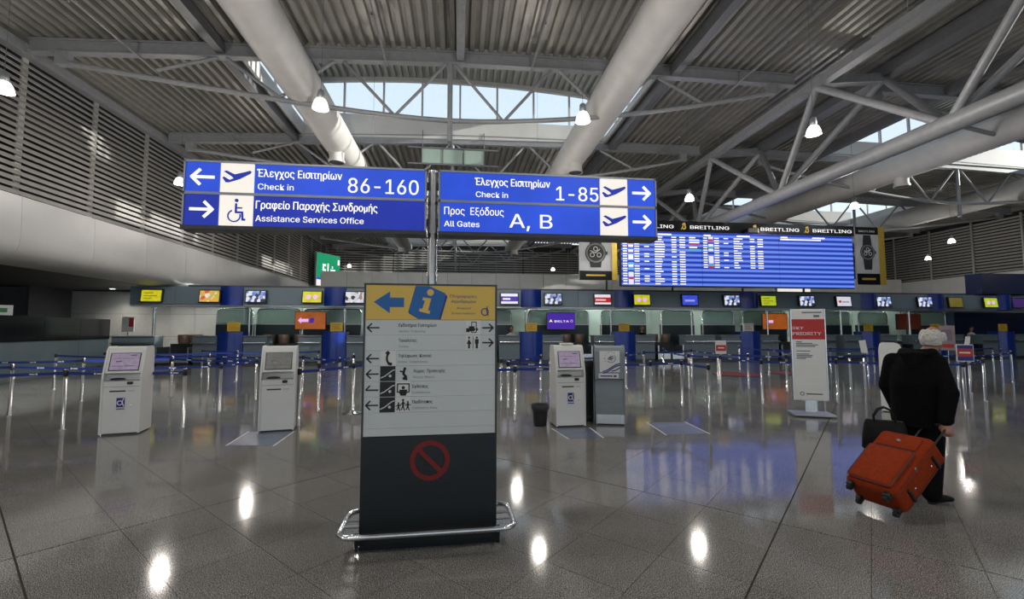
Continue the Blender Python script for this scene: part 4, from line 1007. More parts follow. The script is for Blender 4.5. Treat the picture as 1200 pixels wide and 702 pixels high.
b = pic_bg(5, -.272, -.158); z = Z(5); g = MB()
for x, s in ((-.25, .7), (-.215, 1), (-.178, .8)):
    g.disc(x, z + .02 + .075 * s, .009 * s, ya, yb).stroke([(x, z + .02 + .06 * s), (x, z + .02 + .03 * s)], .014, ya, yb).stroke([(x - .012, z + .02), (x, z + .02 + .03 * s), (x + .012, z + .015)], .008, ya, yb).stroke([(x - .018, z + .02 + .04 * s), (x, z + .02 + .055 * s), (x + .018, z + .02 + .045 * s)], .007, ya, yb)
g.build('children_pictogram', INKBLACK, b)
ft = MB().box(-hw - .014, hw + .014, -.014, .004, .03, .845).build('foot_panel', SLATE, t); MB().box(-hw - .014, hw + .014, -.022, D, 0, .03).build('plinth', SLATE, t)
g = MB().ring(0, .655, .118, .155, -.019, -.0142, 0, 360, 40).stroke([(-.092, .747), (.092, .563)], .036, -.0195, -.0142); g.build('prohibition_ring', INKRED, ft)
MB().box(-.05, .06, -.018, -.0142, .60, .617).box(.075, .098, -.018, -.0142, .60, .617).stroke([(-.06, .72), (-.075, .68), (-.055, .65)], .013, -.018, -.0142).stroke([(-.035, .68), (-.045, .655), (-.03, .63)], .009, -.018, -.0142).build('cigarette_pictogram', INKBLACK, ft)
def rr_loop(x0, x1, y0, y1, r, z, n=5):
    P_ = []
    for cx, cy, a0 in ((x1 - r, y1 - r, 0), (x0 + r, y1 - r, 90), (x0 + r, y0 + r, 180), (x1 - r, y0 + r, 270)):
        for k in range(n + 1): a = math.radians(a0 + 90 * k / n); P_.append((cx + r * math.cos(a), cy + r * math.sin(a), z))
    return P_
MB().path(rr_loop(-.66, .66, -.17, .33, .09, .165), .021, 12, closed=True).build('guard_rail', CHROMES, t, True)
for s in (-1, 1):
    for yy in (.02, .14): MB().tube((s * .5, yy, .165), (s * .66, yy, .165), .012, 8).build('rail_bracket', CHROMES, t)
    MB().prism_x([(.0, .12), (-.1, .165), (-.08, .02)], s * .535 - .012, s * .535 + .012).build('foot_wedge', SLATE, t)

# ================================================================== SELF SERVICE KIOSKS
def kiosk(loc, rz, lab, scr, logo=True):
    t = thing('check_in_kiosk', lab, 'kiosk', (*loc, 0), rz, 'white self-service kiosks'); W = .265
    prof = [(-.23, .03), (-.23, .88), (-.145, .92), (-.235, .965), (-.10, 1.36), (-.075, 1.395), (-.03, 1.41), (.16, 1.41), (.20, 1.37), (.23, 1.2), (.23, .03)]
    bm_ = [(-.23, .03), (-.23, .86), (-.13, .87), (-.13, .955), (-.205, .985), (-.105, 1.33), (-.08, 1.39), (-.03, 1.408), (.17, 1.408), (.205, 1.375), (.225, 1.25), (.225, .03)]
    MB().prism_x(bm_, -W + .022, W - .022).build('cabinet', KIOSK, t)
    sd = [(-.245, .02), (-.245, .93), (-.115, 1.36), (-.085, 1.40), (-.03, 1.415), (.17, 1.415), (.21, 1.38), (.235, 1.25), (.235, .02)]
    for s in (-1, 1): MB().prism_x(sd, s * (W - .012) - .012, s * (W - .012) + .012).build('side_panel', KIOSK, t)
    MB().box(-W + .03, W - .03, -.2, .2, 0, .03).build('plinth', DGREYM, t)
    a = Vector((0, -.205, .985)); b = Vector((0, -.105, 1.33)); d = (b - a).normalized(); nn = Vector((0, -d.z, d.y))
    def quad(name, u0, u1, v0, v1, m, off, par):
        p0 = a + d * ((b - a).length * v0); p1 = a + d * ((b - a).length * v1); o = nn * off; o2 = nn * (off - .006)
        mb = MB(); vs = []
        for oo in (o, o2): vs += [Vector((u0, 0, 0)) + p0 + oo, Vector((u1, 0, 0)) + p0 + oo, Vector((u1, 0, 0)) + p1 + oo, Vector((u0, 0, 0)) + p1 + oo]
        mb.add(vs, [(0, 1, 2, 3), (7, 6, 5, 4), (0, 4, 5, 1), (1, 5, 6, 2), (2, 6, 7, 3), (3, 7, 4, 0)]); return mb.build(name, m, par)
    quad('screen_bezel', -.205, .205, .10, .93, DGREYM, .006, t); s_ = quad('screen_face', -.19, .19, .14, .90, scr, .009, t)
    for u0, u1, v0, v1 in ((.06, .15, .78, .84), (-.12, -.04, .50, .56), (-.16, -.02, .3, .33), (.0, .14, .3, .33), (-.16, .1, .66, .68)): quad('screen_graphic', u0, u1, v0, v1, INKGREY, .0115, s_)
    MB().box(-W + .03, W - .03, -.232, -.12, .855, .872).build('shelf', KIOSKS, t)
    MB().ell((-.07, -.19, .885), .11, .045, .024, 16, 8).build('card_reader', BLACK, t, True); MB().rbox(.07, .15, -.25, -.18, .80, .845, .012).build('passport_slot', BLACK, t)
    MB().rbox(-.16, .06, -.236, -.2, .685, .71, .01).build('printer_slot', BLACK, t); MB().box(.09, .18, -.233, -.22, .693, .699).build('slot_line', INKGREY, t)
    MB().box(-W + .03, W - .03, -.233, -.22, .765, .77).build('door_seam', INKGREY, t); MB().tube((.14, -.234, .46), (.14, -.22, .46), .014, 12).build('lock', CHROME, t)
    if logo:
        p_ = MB().box(-.075, .075, -.2335, -.229, .36, .62).build('logo_label', PAPER, t)
        MB().box(-.055, .055, -.2365, -.2335, .44, .59).build('logo_square', INKBLUE, p_)
        MB().ring(-.008, .51, .026, .040, -.240, -.2365, 0, 360, 20).stroke([(.04, .58), (.02, .52), (.045, .455)], .013, -.240, -.2365).build('alpha_emblem', INKWHITE, p_)
        MB().box(-.055, .055, -.2365, -.2335, .405, .42).build('logo_print', INKBLUE, p_)
    return t
kiosk((-5.46, 8.27), 13, 'white check-in kiosk, leftmost, with lilac screen and blue emblem', SCLIL)
kiosk((-3.04, 8.2), 13, 'white check-in kiosk with a grey screen left of the pylon', SCGRY, False)
kiosk((1.95, 7.98), 2, 'white check-in kiosk right of the pylon beside the black bin', SCLIL)
k4 = kiosk((9.08, 8.48), 45, 'white check-in kiosk partly hidden behind the man in black', SCGRY, False)
MB().rbox(-.11, .11, -.05, .12, 1.415, 1.45, .012).build('top_box', KIOSK, bpy.data.objects[[o.name for o in bpy.data.objects if o.get('label') == 'white check-in kiosk right of the pylon beside the black bin'][0]])
t = thing('dark_cabinet', 'narrow dark grey cabinet between the third kiosk and grey stand', 'cabinet', (2.37, 8.42, 0), 0)
MB().rbox(-.15, .15, -.2, .2, .03, 1.12, .03).build('cabinet_body', DGREYM, t); MB().box(-.13, .13, -.18, .18, 0, .03).build('plinth', BLACK, t); MB().box(-.1, .1, -.205, -.2, .1, 1.0).build('door_panel', BLACK, t)

t = thing('leaflet_stand', 'mid grey metal stand with a white emblem poster beside a kiosk', 'stand', (2.73, 7.98, 0), -14); W = .26
MB().prism_x([(-.17, .19), (-.17, .80), (-.225, .82), (-.225, 1.30), (-.2, 1.37), (-.13, 1.395), (.15, 1.395), (.2, 1.35), (.2, .19)], -W + .02, W - .02).build('cabinet', GREYST, t)
for s in (-1, 1): MB().prism_x([(-.19, .02), (-.19, .78), (-.24, .80), (-.24, 1.31), (-.21, 1.385), (-.14, 1.41), (.16, 1.41), (.21, 1.36), (.21, .02)], s * (W - .011) - .011, s * (W - .011) + .011).build('side_panel', GREYST, t)
MB().box(-W + .02, W - .02, -.185, .19, .03, .19).build('steel_kick_plate', CHROME, t); MB().box(-W + .03, W - .03, -.16, .18, 0, .03).build('plinth', BLACK, t)
p_ = MB().box(-.18, .17, -.23, -.224, .94, 1.31).build('poster', PAPER, t)
g = MB().ring(.02, 1.185, .072, .082, -.234, -.2295, -140, 40, 18)
for (a, b_) in (((-.02, 1.19), (.05, 1.22)), ((-.01, 1.16), (.06, 1.19)), ((.0, 1.21), (.03, 1.15)), ((-.03, 1.17), (.02, 1.215))): g.stroke([a, b_], .018, -.234, -.2295)
g.build('ring_emblem', mat('steel blue print', (.16, .19, .26)), p_)
for k, ch in enumerate('SKYTEAM'):
    ang = math.radians(205 - 24 * k); cx_, cz_ = .02 + .112 * math.cos(ang), 1.185 + .112 * math.sin(ang) - .012
    text(ch, cx_ - .011, cx_ + .011, cz_, .026, -.2305, INKBLUE, p_, .01)
def wave(z, w_): return MB().stroke([(-.12 + .29 * k / 10, z + .045 * math.sin(-1.6 + 3.3 * k / 10) + .05 * k / 10) for k in range(11)], w_, -.234, -.2295)
for z in (.985, .955): wave(z + .01, .018).build('wave_stripe', INKBLUE, p_)
MB().stroke([(.03, .955), (.10, .975), (.165, 1.01)], .018, -.234, -.2295).build('wave_stripe', INKBLUE, p_)
p_ = MB().box(-.2, .15, -.23, -.224, .83, .915).build('caption_plate', PAPER, t); MB().box(-.17, .04, -.233, -.2295, .86, .88).box(.06, .11, -.233, -.2295, .855, .885).build('caption_print', INKBLUE, p_)

t = thing('waste_bin', 'small black bin with a liner rim standing left of the third kiosk', 'bin', (1.45, 7.95, 0))
MB().lathe([(.105, 0), (.115, .01), (.14, .34), (.135, .34), (.11, .03), (.01, .03)], n=24, caps=False).build('bin_body', BINBLK, t, True)
MB().lathe([(.142, .27), (.155, .30), (.158, .36), (.15, .375), (.14, .36), (.135, .30)], n=24, caps=False).build('liner_rim', mat('dark grey liner', (.04, .04, .042), .45), t, True)

# floor decals before the kiosks
for quad_, lab in ((((-3.33, 7.15), (-2.68, 7.05), (-2.72, 7.95), (-3.42, 8.02)), 'blue grey floor sticker before the second kiosk left of the pylon'),
                  (((1.72, 6.95), (2.25, 6.95), (2.25, 7.66), (1.62, 7.68)), 'blue grey floor sticker before the third kiosk and grey stand'),
                  (((3.35, 7.02), (4.05, 7.02), (4.12, 7.92), (3.45, 7.95)), 'blue grey floor sticker lying alone right of the grey stand')):
    q = [Vector((a, b, 0)) for a, b in quad_]; c0 = sum(q, Vector()) / 4
    t = thing('floor_sticker', lab, 'floor sticker', (c0.x, c0.y, 0), 0, 'floor stickers before the kiosks')
    MB().prism_z([((p - c0).x, (p - c0).y) for p in q], .0002, .002).build('sticker_sheet', DECAL, t)
    for s0, s1 in ((0, 3), (1, 2)):
        a, b_ = (q[s0] - c0) * 1.06, (q[s1] - c0) * 1.06; MB().bar((a.x, a.y, .0014), (b_.x, b_.y, .0014), .025, .0024).build('white_edging', PAPER, t)
    l = MB()
    for k in range(6):
        f = .18 + .11 * k; a = (q[3] - c0) * (1 - f) + (q[2] - c0) * f; b_ = (q[0] - c0) * (1 - f) + (q[1] - c0) * f; m_ = a * .78 + b_ * .22; m2 = a * .62 + b_ * .38
        l.bar((m_.x, m_.y, .0022), (m2.x, m2.y, .0022), .03, .0016)
    l.build('faded_print', mat('faded grey print', (.30, .32, .38)), t)['kind'] = 'stuff'

# ================================================================== TOWER SIGN
t = thing('tower_sign', 'tall white priority lane sign with a red block on a flat steel base', 'sign', (6.92, 8.22, 0), -24)
pn = MB().rbox(-.29, .29, -.04, .04, .30, 2.10, .012).build('sign_panel', KIOSK, t)
for s in (-1, 1): MB().box(s * .295 - .008, s * .295 + .008, -.045, .045, .30, 2.10).build('edge_strip', CHROME, t)
rdp = MB().box(-.285, .285, -.046, -.0405, 1.50, 1.90).build('red_block', INKOR, t)
text('SKY', -.275, -.08, 1.70, .075, -.0475, INKWHITE, rdp, .014); text('PRIORITY', -.275, .22, 1.585, .085, -.0475, INKWHITE, rdp, .014)
MB().box(-.1, .24, -.044, -.0405, 2.02, 2.045).box(.1, .2, -.044, -.0405, 1.94, 1.98).build('header_print', INKGREY, pn)
g = MB()
for k, (L, zz) in enumerate(((.1, 1.44), (.28, 1.41), (.38, 1.38), (.33, 1.35), (.24, 1.26), (.22, 1.20), (.28, 1.17), (.26, 1.14), (.16, 1.11))): g.box(-.22, -.22 + L, -.043, -.0405, zz, zz + .018)
g.build('small_print', INKGREY, pn)
MB().ring(-.15, .43, .025, .04, -.044, -.0405, n=16).box(-.08, .2, -.044, -.0405, .415, .44).build('foot_emblem', INKGREY, pn)
MB().box(-.1, .1, -.035, .035, .06, .30).build('neck', CHROME, t); MB().rbox(-.36, .36, -.24, .24, .02, .06, .01).build('base_plate', FRAMEG, t); MB().box(-.3, .3, -.2, .2, 0, .02).build('base_feet', BLACK, t)

# ================================================================== QUEUE POSTS AND BELTS
POSTS = [(-8.75, 10.06), (-11.48, 14.44), (-6.64, 8.57), (-8.89, 11.95), (-11.03, 15.62), (-4.71, 8.49), (-7.21, 12.44), (-8.98, 17.15), (-7.0, 13.72), (-4.82, 9.91), (-7.16, 15.72), (-4.84, 11.6), (-2.78, 8.40),
         (-4.18, 12.86), (-2.85, 9.77), (-4.72, 16.09), (-2.88, 11.5), (-2.12, 9.59), (-2.89, 13.05), (1.06, 8.42), (1.02, 10.77), (1.08, 9.81), (2.23, 12.1), (2.33, 11.3), (4.85, 12.69), (6.09, 14.29), (4.17, 9.44), (7.61, 16.08),
         (4.96, 9.59), (6.58, 12.29), (8.34, 15.38), (4.9, 8.4), (8.11, 13.34), (7.06, 11.52), (12.0, 18.12), (8.27, 12.09), (6.95, 9.68), (11.51, 15.61), (8.97, 11.46), (13.45, 16.76), (10.56, 12.01), (14.62, 16.25), (8.77, 9.59),
         (11.01, 11.58), (11.57, 11.69), (14.63, 14.63), (16.33, 16.05), (10.67, 8.42), (14.24, 11.38), (13.59, 10.58), (12.46, 9.4), (21.44, 15.81), (19.41, 14.06), (17.83, 12.65),
         (-10.2, 8.75), (-11.7, 10.2), (-11.9, 12.1), (-.6, 11.4), (-1.3, 8.42), (3.05, 9.0)]
BELTS = [(2, 54), (2, 5), (0, 55), (0, 9), (9, 11), (3, 56), (3, 6), (8, 13), (8, 1), (10, 15), (10, 4), (7, 15), (12, 17), (17, 57), (14, 16), (16, 18), (13, 16), (19, 58), (19, 59), (21, 28), (20, 22), (23, 24), (26, 28),
         (28, 31), (27, 29), (29, 33), (33, 36), (36, 42), (30, 32), (32, 35), (35, 38), (34, 37), (37, 40), (25, 30), (24, 25), (42, 47), (38, 43), (43, 44), (44, 48), (37, 45), (45, 46), (41, 46), (39, 41), (47, 50), (50, 49), (48, 53), (53, 52), (52, 51), (46, 51), (11, 13), (6, 11)]
ON = ['first', 'second', 'third', 'fourth', 'fifth', 'sixth', 'seventh', 'eighth', 'ninth', 'tenth', 'eleventh', 'twelfth', 'thirteenth', 'fourteenth', 'fifteenth', 'sixteenth']
def rowkey(i):
    x, y = POSTS[i]; r = 0 if y < 9.2 else 1 if y < 10.5 else 2 if y < 12.45 else 3 if y < 15 else 4
    return ('left of the pylon' if x < -.9 else 'right of the pylon', ['nearest', 'second', 'third', 'fourth', 'farthest'][r])
CNT = {}
for i in sorted(range(len(POSTS)), key=lambda i: POSTS[i][0] / POSTS[i][1]):
    k = rowkey(i); CNT.setdefault(k, []).append(i)
LABP = {}
for (blk, row), ids in CNT.items():
    for n, i in enumerate(ids): LABP[i] = 'chrome queue post, %s from the left in the %s row %s' % (ON[n], row, blk)
pole = MB().lathe([(.036, 0), (.036, .02), (.030, .025), (.030, .93), (.001, .93)], n=14, caps=False).mesh('pole'); pole.materials.append(CHROME)
head = MB().lathe([(.032, .90), (.036, .905), (.036, .995), (.03, 1.005), (.001, 1.005)], n=14, caps=False).mesh('belt_head'); head.materials.append(BLACK)
cap_ = MB().lathe([(.031, 1.005), (.031, 1.012), (.02, 1.02), (.001, 1.021)], n=14, caps=False).mesh('cap'); cap_.materials.append(CHROME)
flg = MB().lathe([(.06, .0), (.06, .008), (.037, .012)], n=16, caps=False).mesh('floor_flange'); flg.materials.append(CHROME)
for me in (pole, head, cap_):
    for p in me.polygons: p.use_smooth = True
PO = []
for i, (x, y) in enumerate(POSTS):
    t = thing('queue_post', LABP[i], 'barrier post', (x, y, 0), 0, 'chrome queue posts')
    link('pole', pole, None, t); h = link('belt_head', head, None, t); link('cap', cap_, None, h)
    if i == 17: MB().lathe([(.21, 0), (.21, .015), (.17, .03), (.05, .045), (.035, .06)], n=28).build('round_base', CHROMES, t, True)
    else: link('floor_flange', flg, None, t)
    PO.append(t)
for a, b in BELTS:
    A = Vector((*POSTS[a], 0)); B = Vector((*POSTS[b], 0)); d = B - A; L = d.length; d.normalize(); nn = Vector((-d.y, d.x, 0)) * .0015
    mb = MB(); N = 8; top = []
    for k in range(N + 1):
        f = k / N; sag = .035 * L / 3 * 4 * f * (1 - f); p = d * (L * f); top.append((p, .975 - sag))
    for (p, z), (q, z2) in zip(top[:-1], top[1:]):
        mb.add([p + nn + Vector((0, 0, z)), q + nn + Vector((0, 0, z2)), q + nn + Vector((0, 0, z2 - .05)), p + nn + Vector((0, 0, z - .05)), p - nn + Vector((0, 0, z)), q - nn + Vector((0, 0, z2)), q - nn + Vector((0, 0, z2 - .05)), p - nn + Vector((0, 0, z - .05))],
               [(0, 1, 2, 3), (7, 6, 5, 4), (0, 4, 5, 1), (3, 2, 6, 7)])
    bo = mb.build('belt', BELT, PO[a])
    if min(POSTS[a][1], POSTS[b][1]) < 13.5:
        mk = MB(); n2 = nn * 2.2; s = .45
        while s < L - .2:
            f = s / L; z = .955 - .035 * L / 3 * 4 * f * (1 - f)
            for o in (n2, -n2):
                p = d * s + o; q = d * (s + .03) + o; r = d * (s + .045) + o; e = d * (s + .13) + o
                mk.add([p + Vector((0, 0, z - .018)), q + Vector((0, 0, z - .018)), q + Vector((0, 0, z + .012)), p + Vector((0, 0, z + .012)), r + Vector((0, 0, z - .014)), e + Vector((0, 0, z - .014)), e + Vector((0, 0, z + .004)), r + Vector((0, 0, z + .004))], [(0, 1, 2, 3), (4, 5, 6, 7)])
            s += .62
        if mk.v: mk.build('belt_mark', INKWHITE, bo, fixn=False)

# small signs on the queue posts
t = thing('queue_sign', 'small white sign with a red band on a queue post left of the tower sign', 'sign', (7.06, 11.46, 1.02), -12, 'signs on queue posts')
MB().rbox(-.14, .14, -.012, .012, .02, .38, .006).build('sign_plate', PAPER, t); MB().box(-.13, .13, -.016, -.0122, .10, .26).build('red_band', INKOR, t); MB().box(-.08, .08, -.019, -.0165, .17, .2).build('print_line', INKWHITE, t); MB().box(-.02, .02, -.01, .01, 0, .03).build('stem', CHROME, t)
t = thing('queue_sign', 'small blue and red sign on a queue post right of the man in black', 'sign', (10.67, 8.37, 1.02), -30, 'signs on queue posts')
MB().rbox(-.14, .14, -.012, .012, 0.0, .36, .006).build('sign_plate', PAPER, t); MB().box(-.128, .128, -.016, -.0122, .015, .345).build('blue_face', INKBLUE, t)
MB().box(-.125, .125, -.019, -.0165, .10, .27).build('red_band', INKOR, t); MB().box(-.1, .08, -.022, -.0195, .17, .2).build('print_line', INKWHITE, t)
MB().plate([(.0, .35), (.08, .35), (.11, .52), (.03, .53)], .0, .006).build('paper_slip', PAPER, t)
t = thing('paper_notice', 'white paper notice standing on a queue post left of the fourth kiosk', 'notice', (11.57, 11.64, 1.02), -30, 'signs on queue posts')
MB().plate([(-.09, .02), (.07, .0), (.02, .38), (-.13, .36)], -.006, .006).build('paper', PAPER, t); MB().box(-.02, .02, -.01, .01, 0, .04).build('stem', CHROME, t)
t = thing('poster_stand', 'grey pink poster on a stand just right of the head of the man', 'poster', (17.55, 14.3, 0), -45); t.scale = (.62, 1, 1)
MB().rbox(-.33, .33, -.02, .02, .95, 1.85, .01).build('poster_panel', mat('grey pink poster', (.30, .24, .25), .5), t); MB().box(-.25, .25, -.026, -.0205, 1.05, 1.18).build('red_print', INKOR, t); MB().box(-.25, .2, -.026, -.0205, 1.3, 1.7).build('faded_print', mat('mauve print', (.2, .15, .2)), t)
MB().tube((0, 0, .02), (0, 0, .96), .025, 10).build('pole', CHROME, t); MB().lathe([(.22, 0), (.22, .015), (.03, .03)], n=20).build('base', CHROME, t)
for x, y, r, lab in ((10.55, 16.1, .85, 'round dark red floor mat, the left of two, behind the queue posts'), (12.95, 16.4, .8, 'round dark red floor mat, the right of two, left of the tower sign')):
    t = thing('floor_mat', lab, 'mat', (x, y, 0), 0, 'round red mats'); MB().lathe([(r, 0), (r, .008), (r - .03, .012), (.01, .012)], n=36).build('mat_pile', REDMAT, t); MB().lathe([(r + .02, 0), (r + .02, .01), (r - .01, .014), (r - .01, 0)], n=36, caps=False).build('mat_border', RUBBER, t)

# ================================================================== THE MAN IN BLACK
M = thing('person', 'white haired man in black coat walking away pulling an orange suitcase', 'person', (4.67, 4.14, 0), -60)
def limb(mb, pts, rs, n=12):
    mb.path(pts, rs, n)
    for p, r in zip(pts, rs): mb.ell(p, r, r, r, 12, 8)
    return mb
HD = Vector((.14, .08, 1.595)); HT = math.radians(-22)     # head turned to his right
def hd(x, y, z): c, s = math.cos(HT), math.sin(HT); return (HD.x + x * c - y * s, HD.y + x * s + y * c, HD.z + z)
RW = Vector((.235, -.13, .79)); RE = Vector((.265, -.09, 1.07)); RS = Vector((.165, .0, 1.37))
LW = Vector((-.20, .14, .84)); LE = Vector((-.235, .02, 1.09)); LS = Vector((-.165, .0, 1.365))
b = MB()
b.ell(hd(0, 0, 0), .077, .098, .118, 20, 14).ell(hd(0, .035, -.055), .058, .065, .065).ell(hd(0, .105, -.015), .013, .022, .024, 8, 6).ell(hd(0, .09, -.075), .028, .015, .01, 8, 6)
for s in (-1, 1): b.ell(hd(s * .079, -.005, -.01), .012, .024, .034, 10, 8).ell(hd(s * .032, .088, .012), .013, .01, .008, 8, 6)
b.path([(.05, .02, 1.37), hd(0, -.01, -.08)], [.07, .06], 14)
b.loft([(.80, 0, 0, .14, .11), (1.0, 0, 0, .14, .11), (1.2, 0, 0, .15, .115), (1.34, .02, .01, .16, .10), (1.42, .03, .02, .09, .07)])
limb(b, [RS, RE, RW], [.055, .045, .033]); limb(b, [LS, LE, LW], [.055, .045, .033])
def hand(b, w, fwd, side, nrm, s):
    """palm from the wrist w along fwd; side points to the thumb; nrm is the palm side"""
    w = Vector(w); fwd = Vector(fwd).normalized(); side = Vector(side); side = (side - fwd * side.dot(fwd)).normalized(); nrm = fwd.cross(side).normalized() * s
    for k in range(5): b.ell(w + fwd * (.02 + .018 * k), .026, .026, .026, 10, 8)
    for o in (-.03, -.01, .01, .03): b.path([w + fwd * .02 + side * o * .6, w + fwd * .095 + side * o], [.017, .014], 8)
    for o, L in ((-.031, .062), (-.0105, .078), (.0105, .082), (.031, .074)):
        p0 = w + fwd * .095 + side * o; p1 = p0 + fwd * L * .35 + nrm * L * .25; p2 = p1 + nrm * L * .4 - fwd * L * .1; p3 = p2 - fwd * L * .33 + nrm * L * .05
        limb(b, [p0, p1, p2, p3], [.0105, .010, .0095, .0085], 8)
    q0 = w + fwd * .03 + side * .026; q1 = q0 + side * .03 + fwd * .02 + nrm * .015; q2 = q1 + fwd * .028 + nrm * .025; limb(b, [q0, q1, q2], [.014, .012, .0095], 8)
hand(b, RW, (.05, -.25, -1), (-1, .2, 0), None, 1); hand(b, LW, (0, .15, -1), (1, .4, 0), None, -1)
RK = Vector((.10, .02, .47)); RA = Vector((.10, -.14, .10)); LK = Vector((-.10, .10, .48)); LA = Vector((-.09, .10, .09))
limb(b, [(.09, 0, .84), RK, RA], [.085, .055, .04]); limb(b, [(-.09, 0, .84), LK, LA], [.085, .055, .04])
remesh(b, 'body', SKIN, M, .0075, 2)
j = MB().loft([(.72, 0, -.0, .19, .155), (.76, 0, 0, .20, .165), (.85, 0, 0, .205, .17), (1.0, 0, -.01, .205, .17), (1.15, .0, -.025, .205, .175), (1.28, .01, -.02, .20, .165), (1.37, .02, .0, .185, .145), (1.43, .03, .02, .14, .115), (1.48, .04, .03, .095, .09)], 28)
limb(j, [RS + Vector((0, 0, -.01)), RE, RW + Vector((0, 0, .02))], [.088, .076, .058], 16); limb(j, [LS + Vector((0, 0, -.01)), LE, LW + Vector((0, 0, .02))], [.088, .076, .058], 16)
for a in range(-70, 71, 10): q = math.radians(a - 90); j.ell((.035 + .115 * math.cos(q), .03 + .12 * math.sin(q), 1.455 - .012 * math.cos(math.radians(a))), .055, .05, .05, 10, 8)
for k in range(6): j.ell((.025, -.15 - .002 * k, 1.44 - .03 * k), .115 - .013 * k, .035, .03, 12, 8)
ja = remesh(j, 'coat', CLOTH, M, .012, 3)
MB().loft([(.71, 0, 0, .193, .158), (.725, 0, 0, .199, .164), (.735, 0, 0, .195, .16)], 28).build('coat_hem', CLOTH, ja, True)
for W_ in (RW, LW): MB().path([W_ + Vector((0, 0, .0)), W_ + Vector((0, .004, .05))], [.06, .064], 14).build('cuff', CLOTH, ja, True)
tr = MB(); tr.ell((0, 0, .82), .175, .15, .13)
limb(tr, [(.095, 0, .82), RK, RA + Vector((0, .0, -.01))], [.125, .092, .08], 16); limb(tr, [(-.095, 0, .82), LK, LA + Vector((0, 0, -.01))], [.125, .092, .08], 16)
remesh(tr, 'trousers', TROUS, M, .012, 3)
for A_, yw in ((RA, -.02), (LA, -.02)):
    s = MB(); s.ell((A_.x, A_.y + .005, .055), .044, .06, .05).ell((A_.x, A_.y + .10, .042), .047, .10, .036).ell((A_.x, A_.y + .17, .036), .042, .055, .028)
    if A_ is RA: s.v = [(A_.x + (x - A_.x) * .84 + (y - A_.y) * .54, A_.y - (x - A_.x) * .54 + (y - A_.y) * .84, z) for x, y, z in s.v]
    so = remesh(s, 'shoe', LEATHER, M, .009, 2)
    MB().prism_z([(A_.x + .05 * math.cos(q) * (1 if math.sin(q) > 0 else .85), A_.y + .085 + .15 * math.sin(q)) for q in [2 * PI * k / 20 for k in range(20)]], 0, .016).build('sole', RUBBER, so)
# hair: a fringe round the back and sides, thin over the crown
hb = MB(); rnd = random.Random(5)
for k in range(330):
    az = rnd.uniform(-135, 135); el = rnd.uniform(-32, 36 if abs(az) < 80 else 20); q = math.radians(az - 90); e = math.radians(el)
    p = (.081 * math.cos(e) * math.cos(q), .100 * math.cos(e) * math.sin(q), .118 * math.sin(e) + .004)
    if el < -10 and abs(az) > 75: continue
    r = rnd.uniform(.016, .024); hb.ell(hd(*p), r, r, r * 1.1, 8, 6)
remesh(hb, 'hair', HAIRW, M, .006, 8)

# ================================================================== ORANGE SUITCASE
TH = math.radians(38); dz = Vector((math.sin(math.radians(80)), math.cos(math.radians(80)), 0))
ax = dz * math.cos(TH) + Vector((0, 0, math.sin(TH))); nf = -dz * math.sin(TH) + Vector((0, 0, math.cos(TH))); ylo = -nf; xlo = ylo.cross(ax)
S = thing('suitcase', 'burnt orange soft suitcase tilted on black wheels behind the man', 'suitcase')
LC, WC, TC = .70, .44, .27
mtx = Matrix((xlo, ylo, ax)).transposed().to_4x4(); mtx.translation = Vector((3.79, 3.80, TC / 2 * math.cos(TH) + .062)); S.matrix_world = mtx
bd_ = MB().rbox(-WC / 2, WC / 2, -TC / 2, TC / 2, 0, LC, .045, 4).build('shell', ORANGEF, S, True)
MB().rbox(-WC / 2 + .03, WC / 2 - .03, -TC / 2 - .045, -TC / 2 + .03, .03, LC * .66, .028, 3).build('front_pocket', ORANGEF, S, True)
MB().rbox(-WC / 2 + .05, WC / 2 - .05, -TC / 2 - .018, -TC / 2 + .02, LC * .70, LC - .05, .015, 2).build('upper_pocket', ORANGEF, S, True)
for yy in (-TC / 2 + .055, TC / 2 - .035):
    lp = [(x, yy, z) for x, z, _ in rr_loop(-WC / 2 - .001, WC / 2 + .001, -.001, LC + .001, .045, 0)]
    MB().path(lp, .006, 6, closed=True).build('piping', ORANGED, S)
lp = [(x, -TC / 2 - .03, z) for x, z, _ in rr_loop(-WC / 2 + .028, WC / 2 - .028, .028, LC * .66 + .002, .03, 0)]
MB().path(lp, .004, 6, closed=True).build('pocket_zip', DGREYM, S)
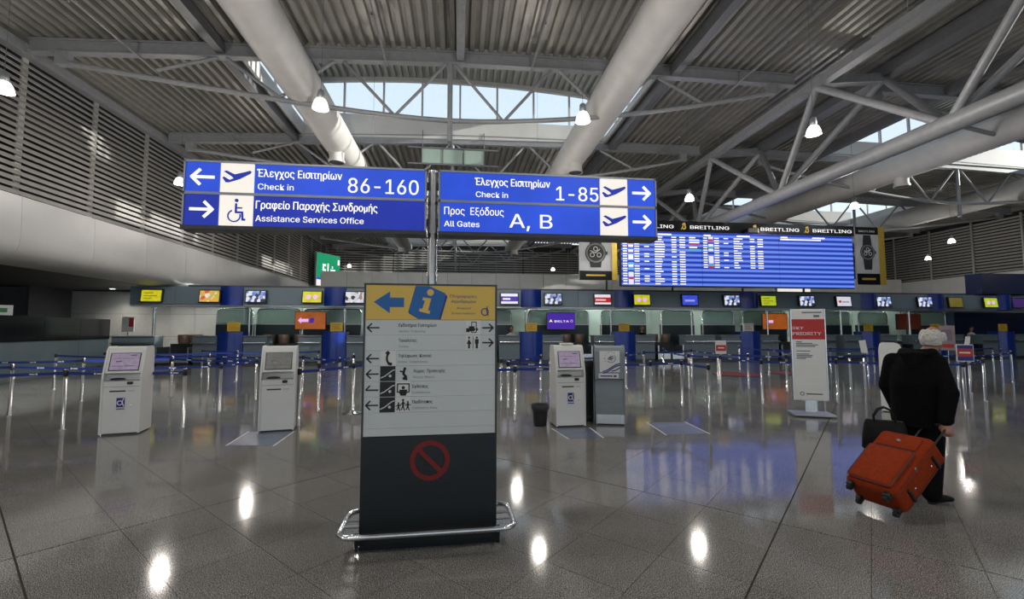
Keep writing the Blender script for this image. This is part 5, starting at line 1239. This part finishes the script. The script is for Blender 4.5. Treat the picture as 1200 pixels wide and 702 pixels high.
for s in (-1, 1):
    for z in (.13, .55): MB().rbox(s * (WC / 2 + .008) - .012, s * (WC / 2 + .008) + .012, -.035, .10, z, z + .028, .008).build('side_bar', BLACK, S)
    for z in (.22, .50): MB().ell((s * (WC / 2 + .004), .02, z), .008, .011, .011, 10, 6).build('stud', CHROMES, S, True)
MB().ell((0, -TC / 2 - .022, LC * .82), .018, .01, .018, 12, 8).build('emblem', CHROMES, S, True)
for s in (-1, 1): MB().rbox(s * (WC / 2 - .01) - .008, s * (WC / 2 - .01) + .014, -TC / 2 + .03, -TC / 2 + .07, .33, .36, .006).build('zip_pull', CHROMES, S)
for sx_ in (-1, 1):
    for sy_ in (-1, 1):
        x, yv = sx_ * (WC / 2 - .06), sy_ * (TC / 2 - .045)
        hs = MB().rbox(x - .028, x + .028, yv - .028, yv + .028, -.035, .012, .01).build('wheel_housing', BLACK, S)
        MB().path([(x - .016, yv + .012, -.042), (x + .016, yv + .012, -.042)], .027, 16).build('wheel', RUBBER, hs, True)
for s in (-1, 1): MB().tube((s * .09, TC / 2 - .05, LC - .02), (s * .09, TC / 2 - .05, LC + .36), .009, 8).build('handle_rod', BLACK, S)
MB().rbox(-.11, .11, TC / 2 - .068, TC / 2 - .032, LC + .345, LC + .375, .012).build('handle_grip', BLACK, S)
MB().path([(-.07, 0, LC), (-.06, 0, LC + .03), (.06, 0, LC + .03), (.07, 0, LC)], .011, 8).build('carry_handle', BLACK, S, True)

# ================================================================== BLACK BAG
t = thing('hand_bag', 'black soft bag with a looped handle hanging left of the man', 'bag', (4.27, 4.12, .46), -40)
mb = MB().loft([(.0, 0, 0, .16, .07), (.03, 0, 0, .19, .085), (.15, 0, 0, .185, .08), (.27, 0, 0, .165, .06), (.31, 0, 0, .15, .03)], 20)
mb.build('bag_body', LEATHER, t, True)
for y_ in (-.03, .03): MB().path([(-.08, y_, .27), (-.085, y_, .35), (-.05, y_, .42), (0, y_, .445), (.05, y_, .42), (.085, y_, .35), (.08, y_, .27)], .009, 8).build('handle', LEATHER, t, True)
MB().path([(-.145, 0, .315), (.145, 0, .315)], .006, 6).build('zip', DGREYM, t)
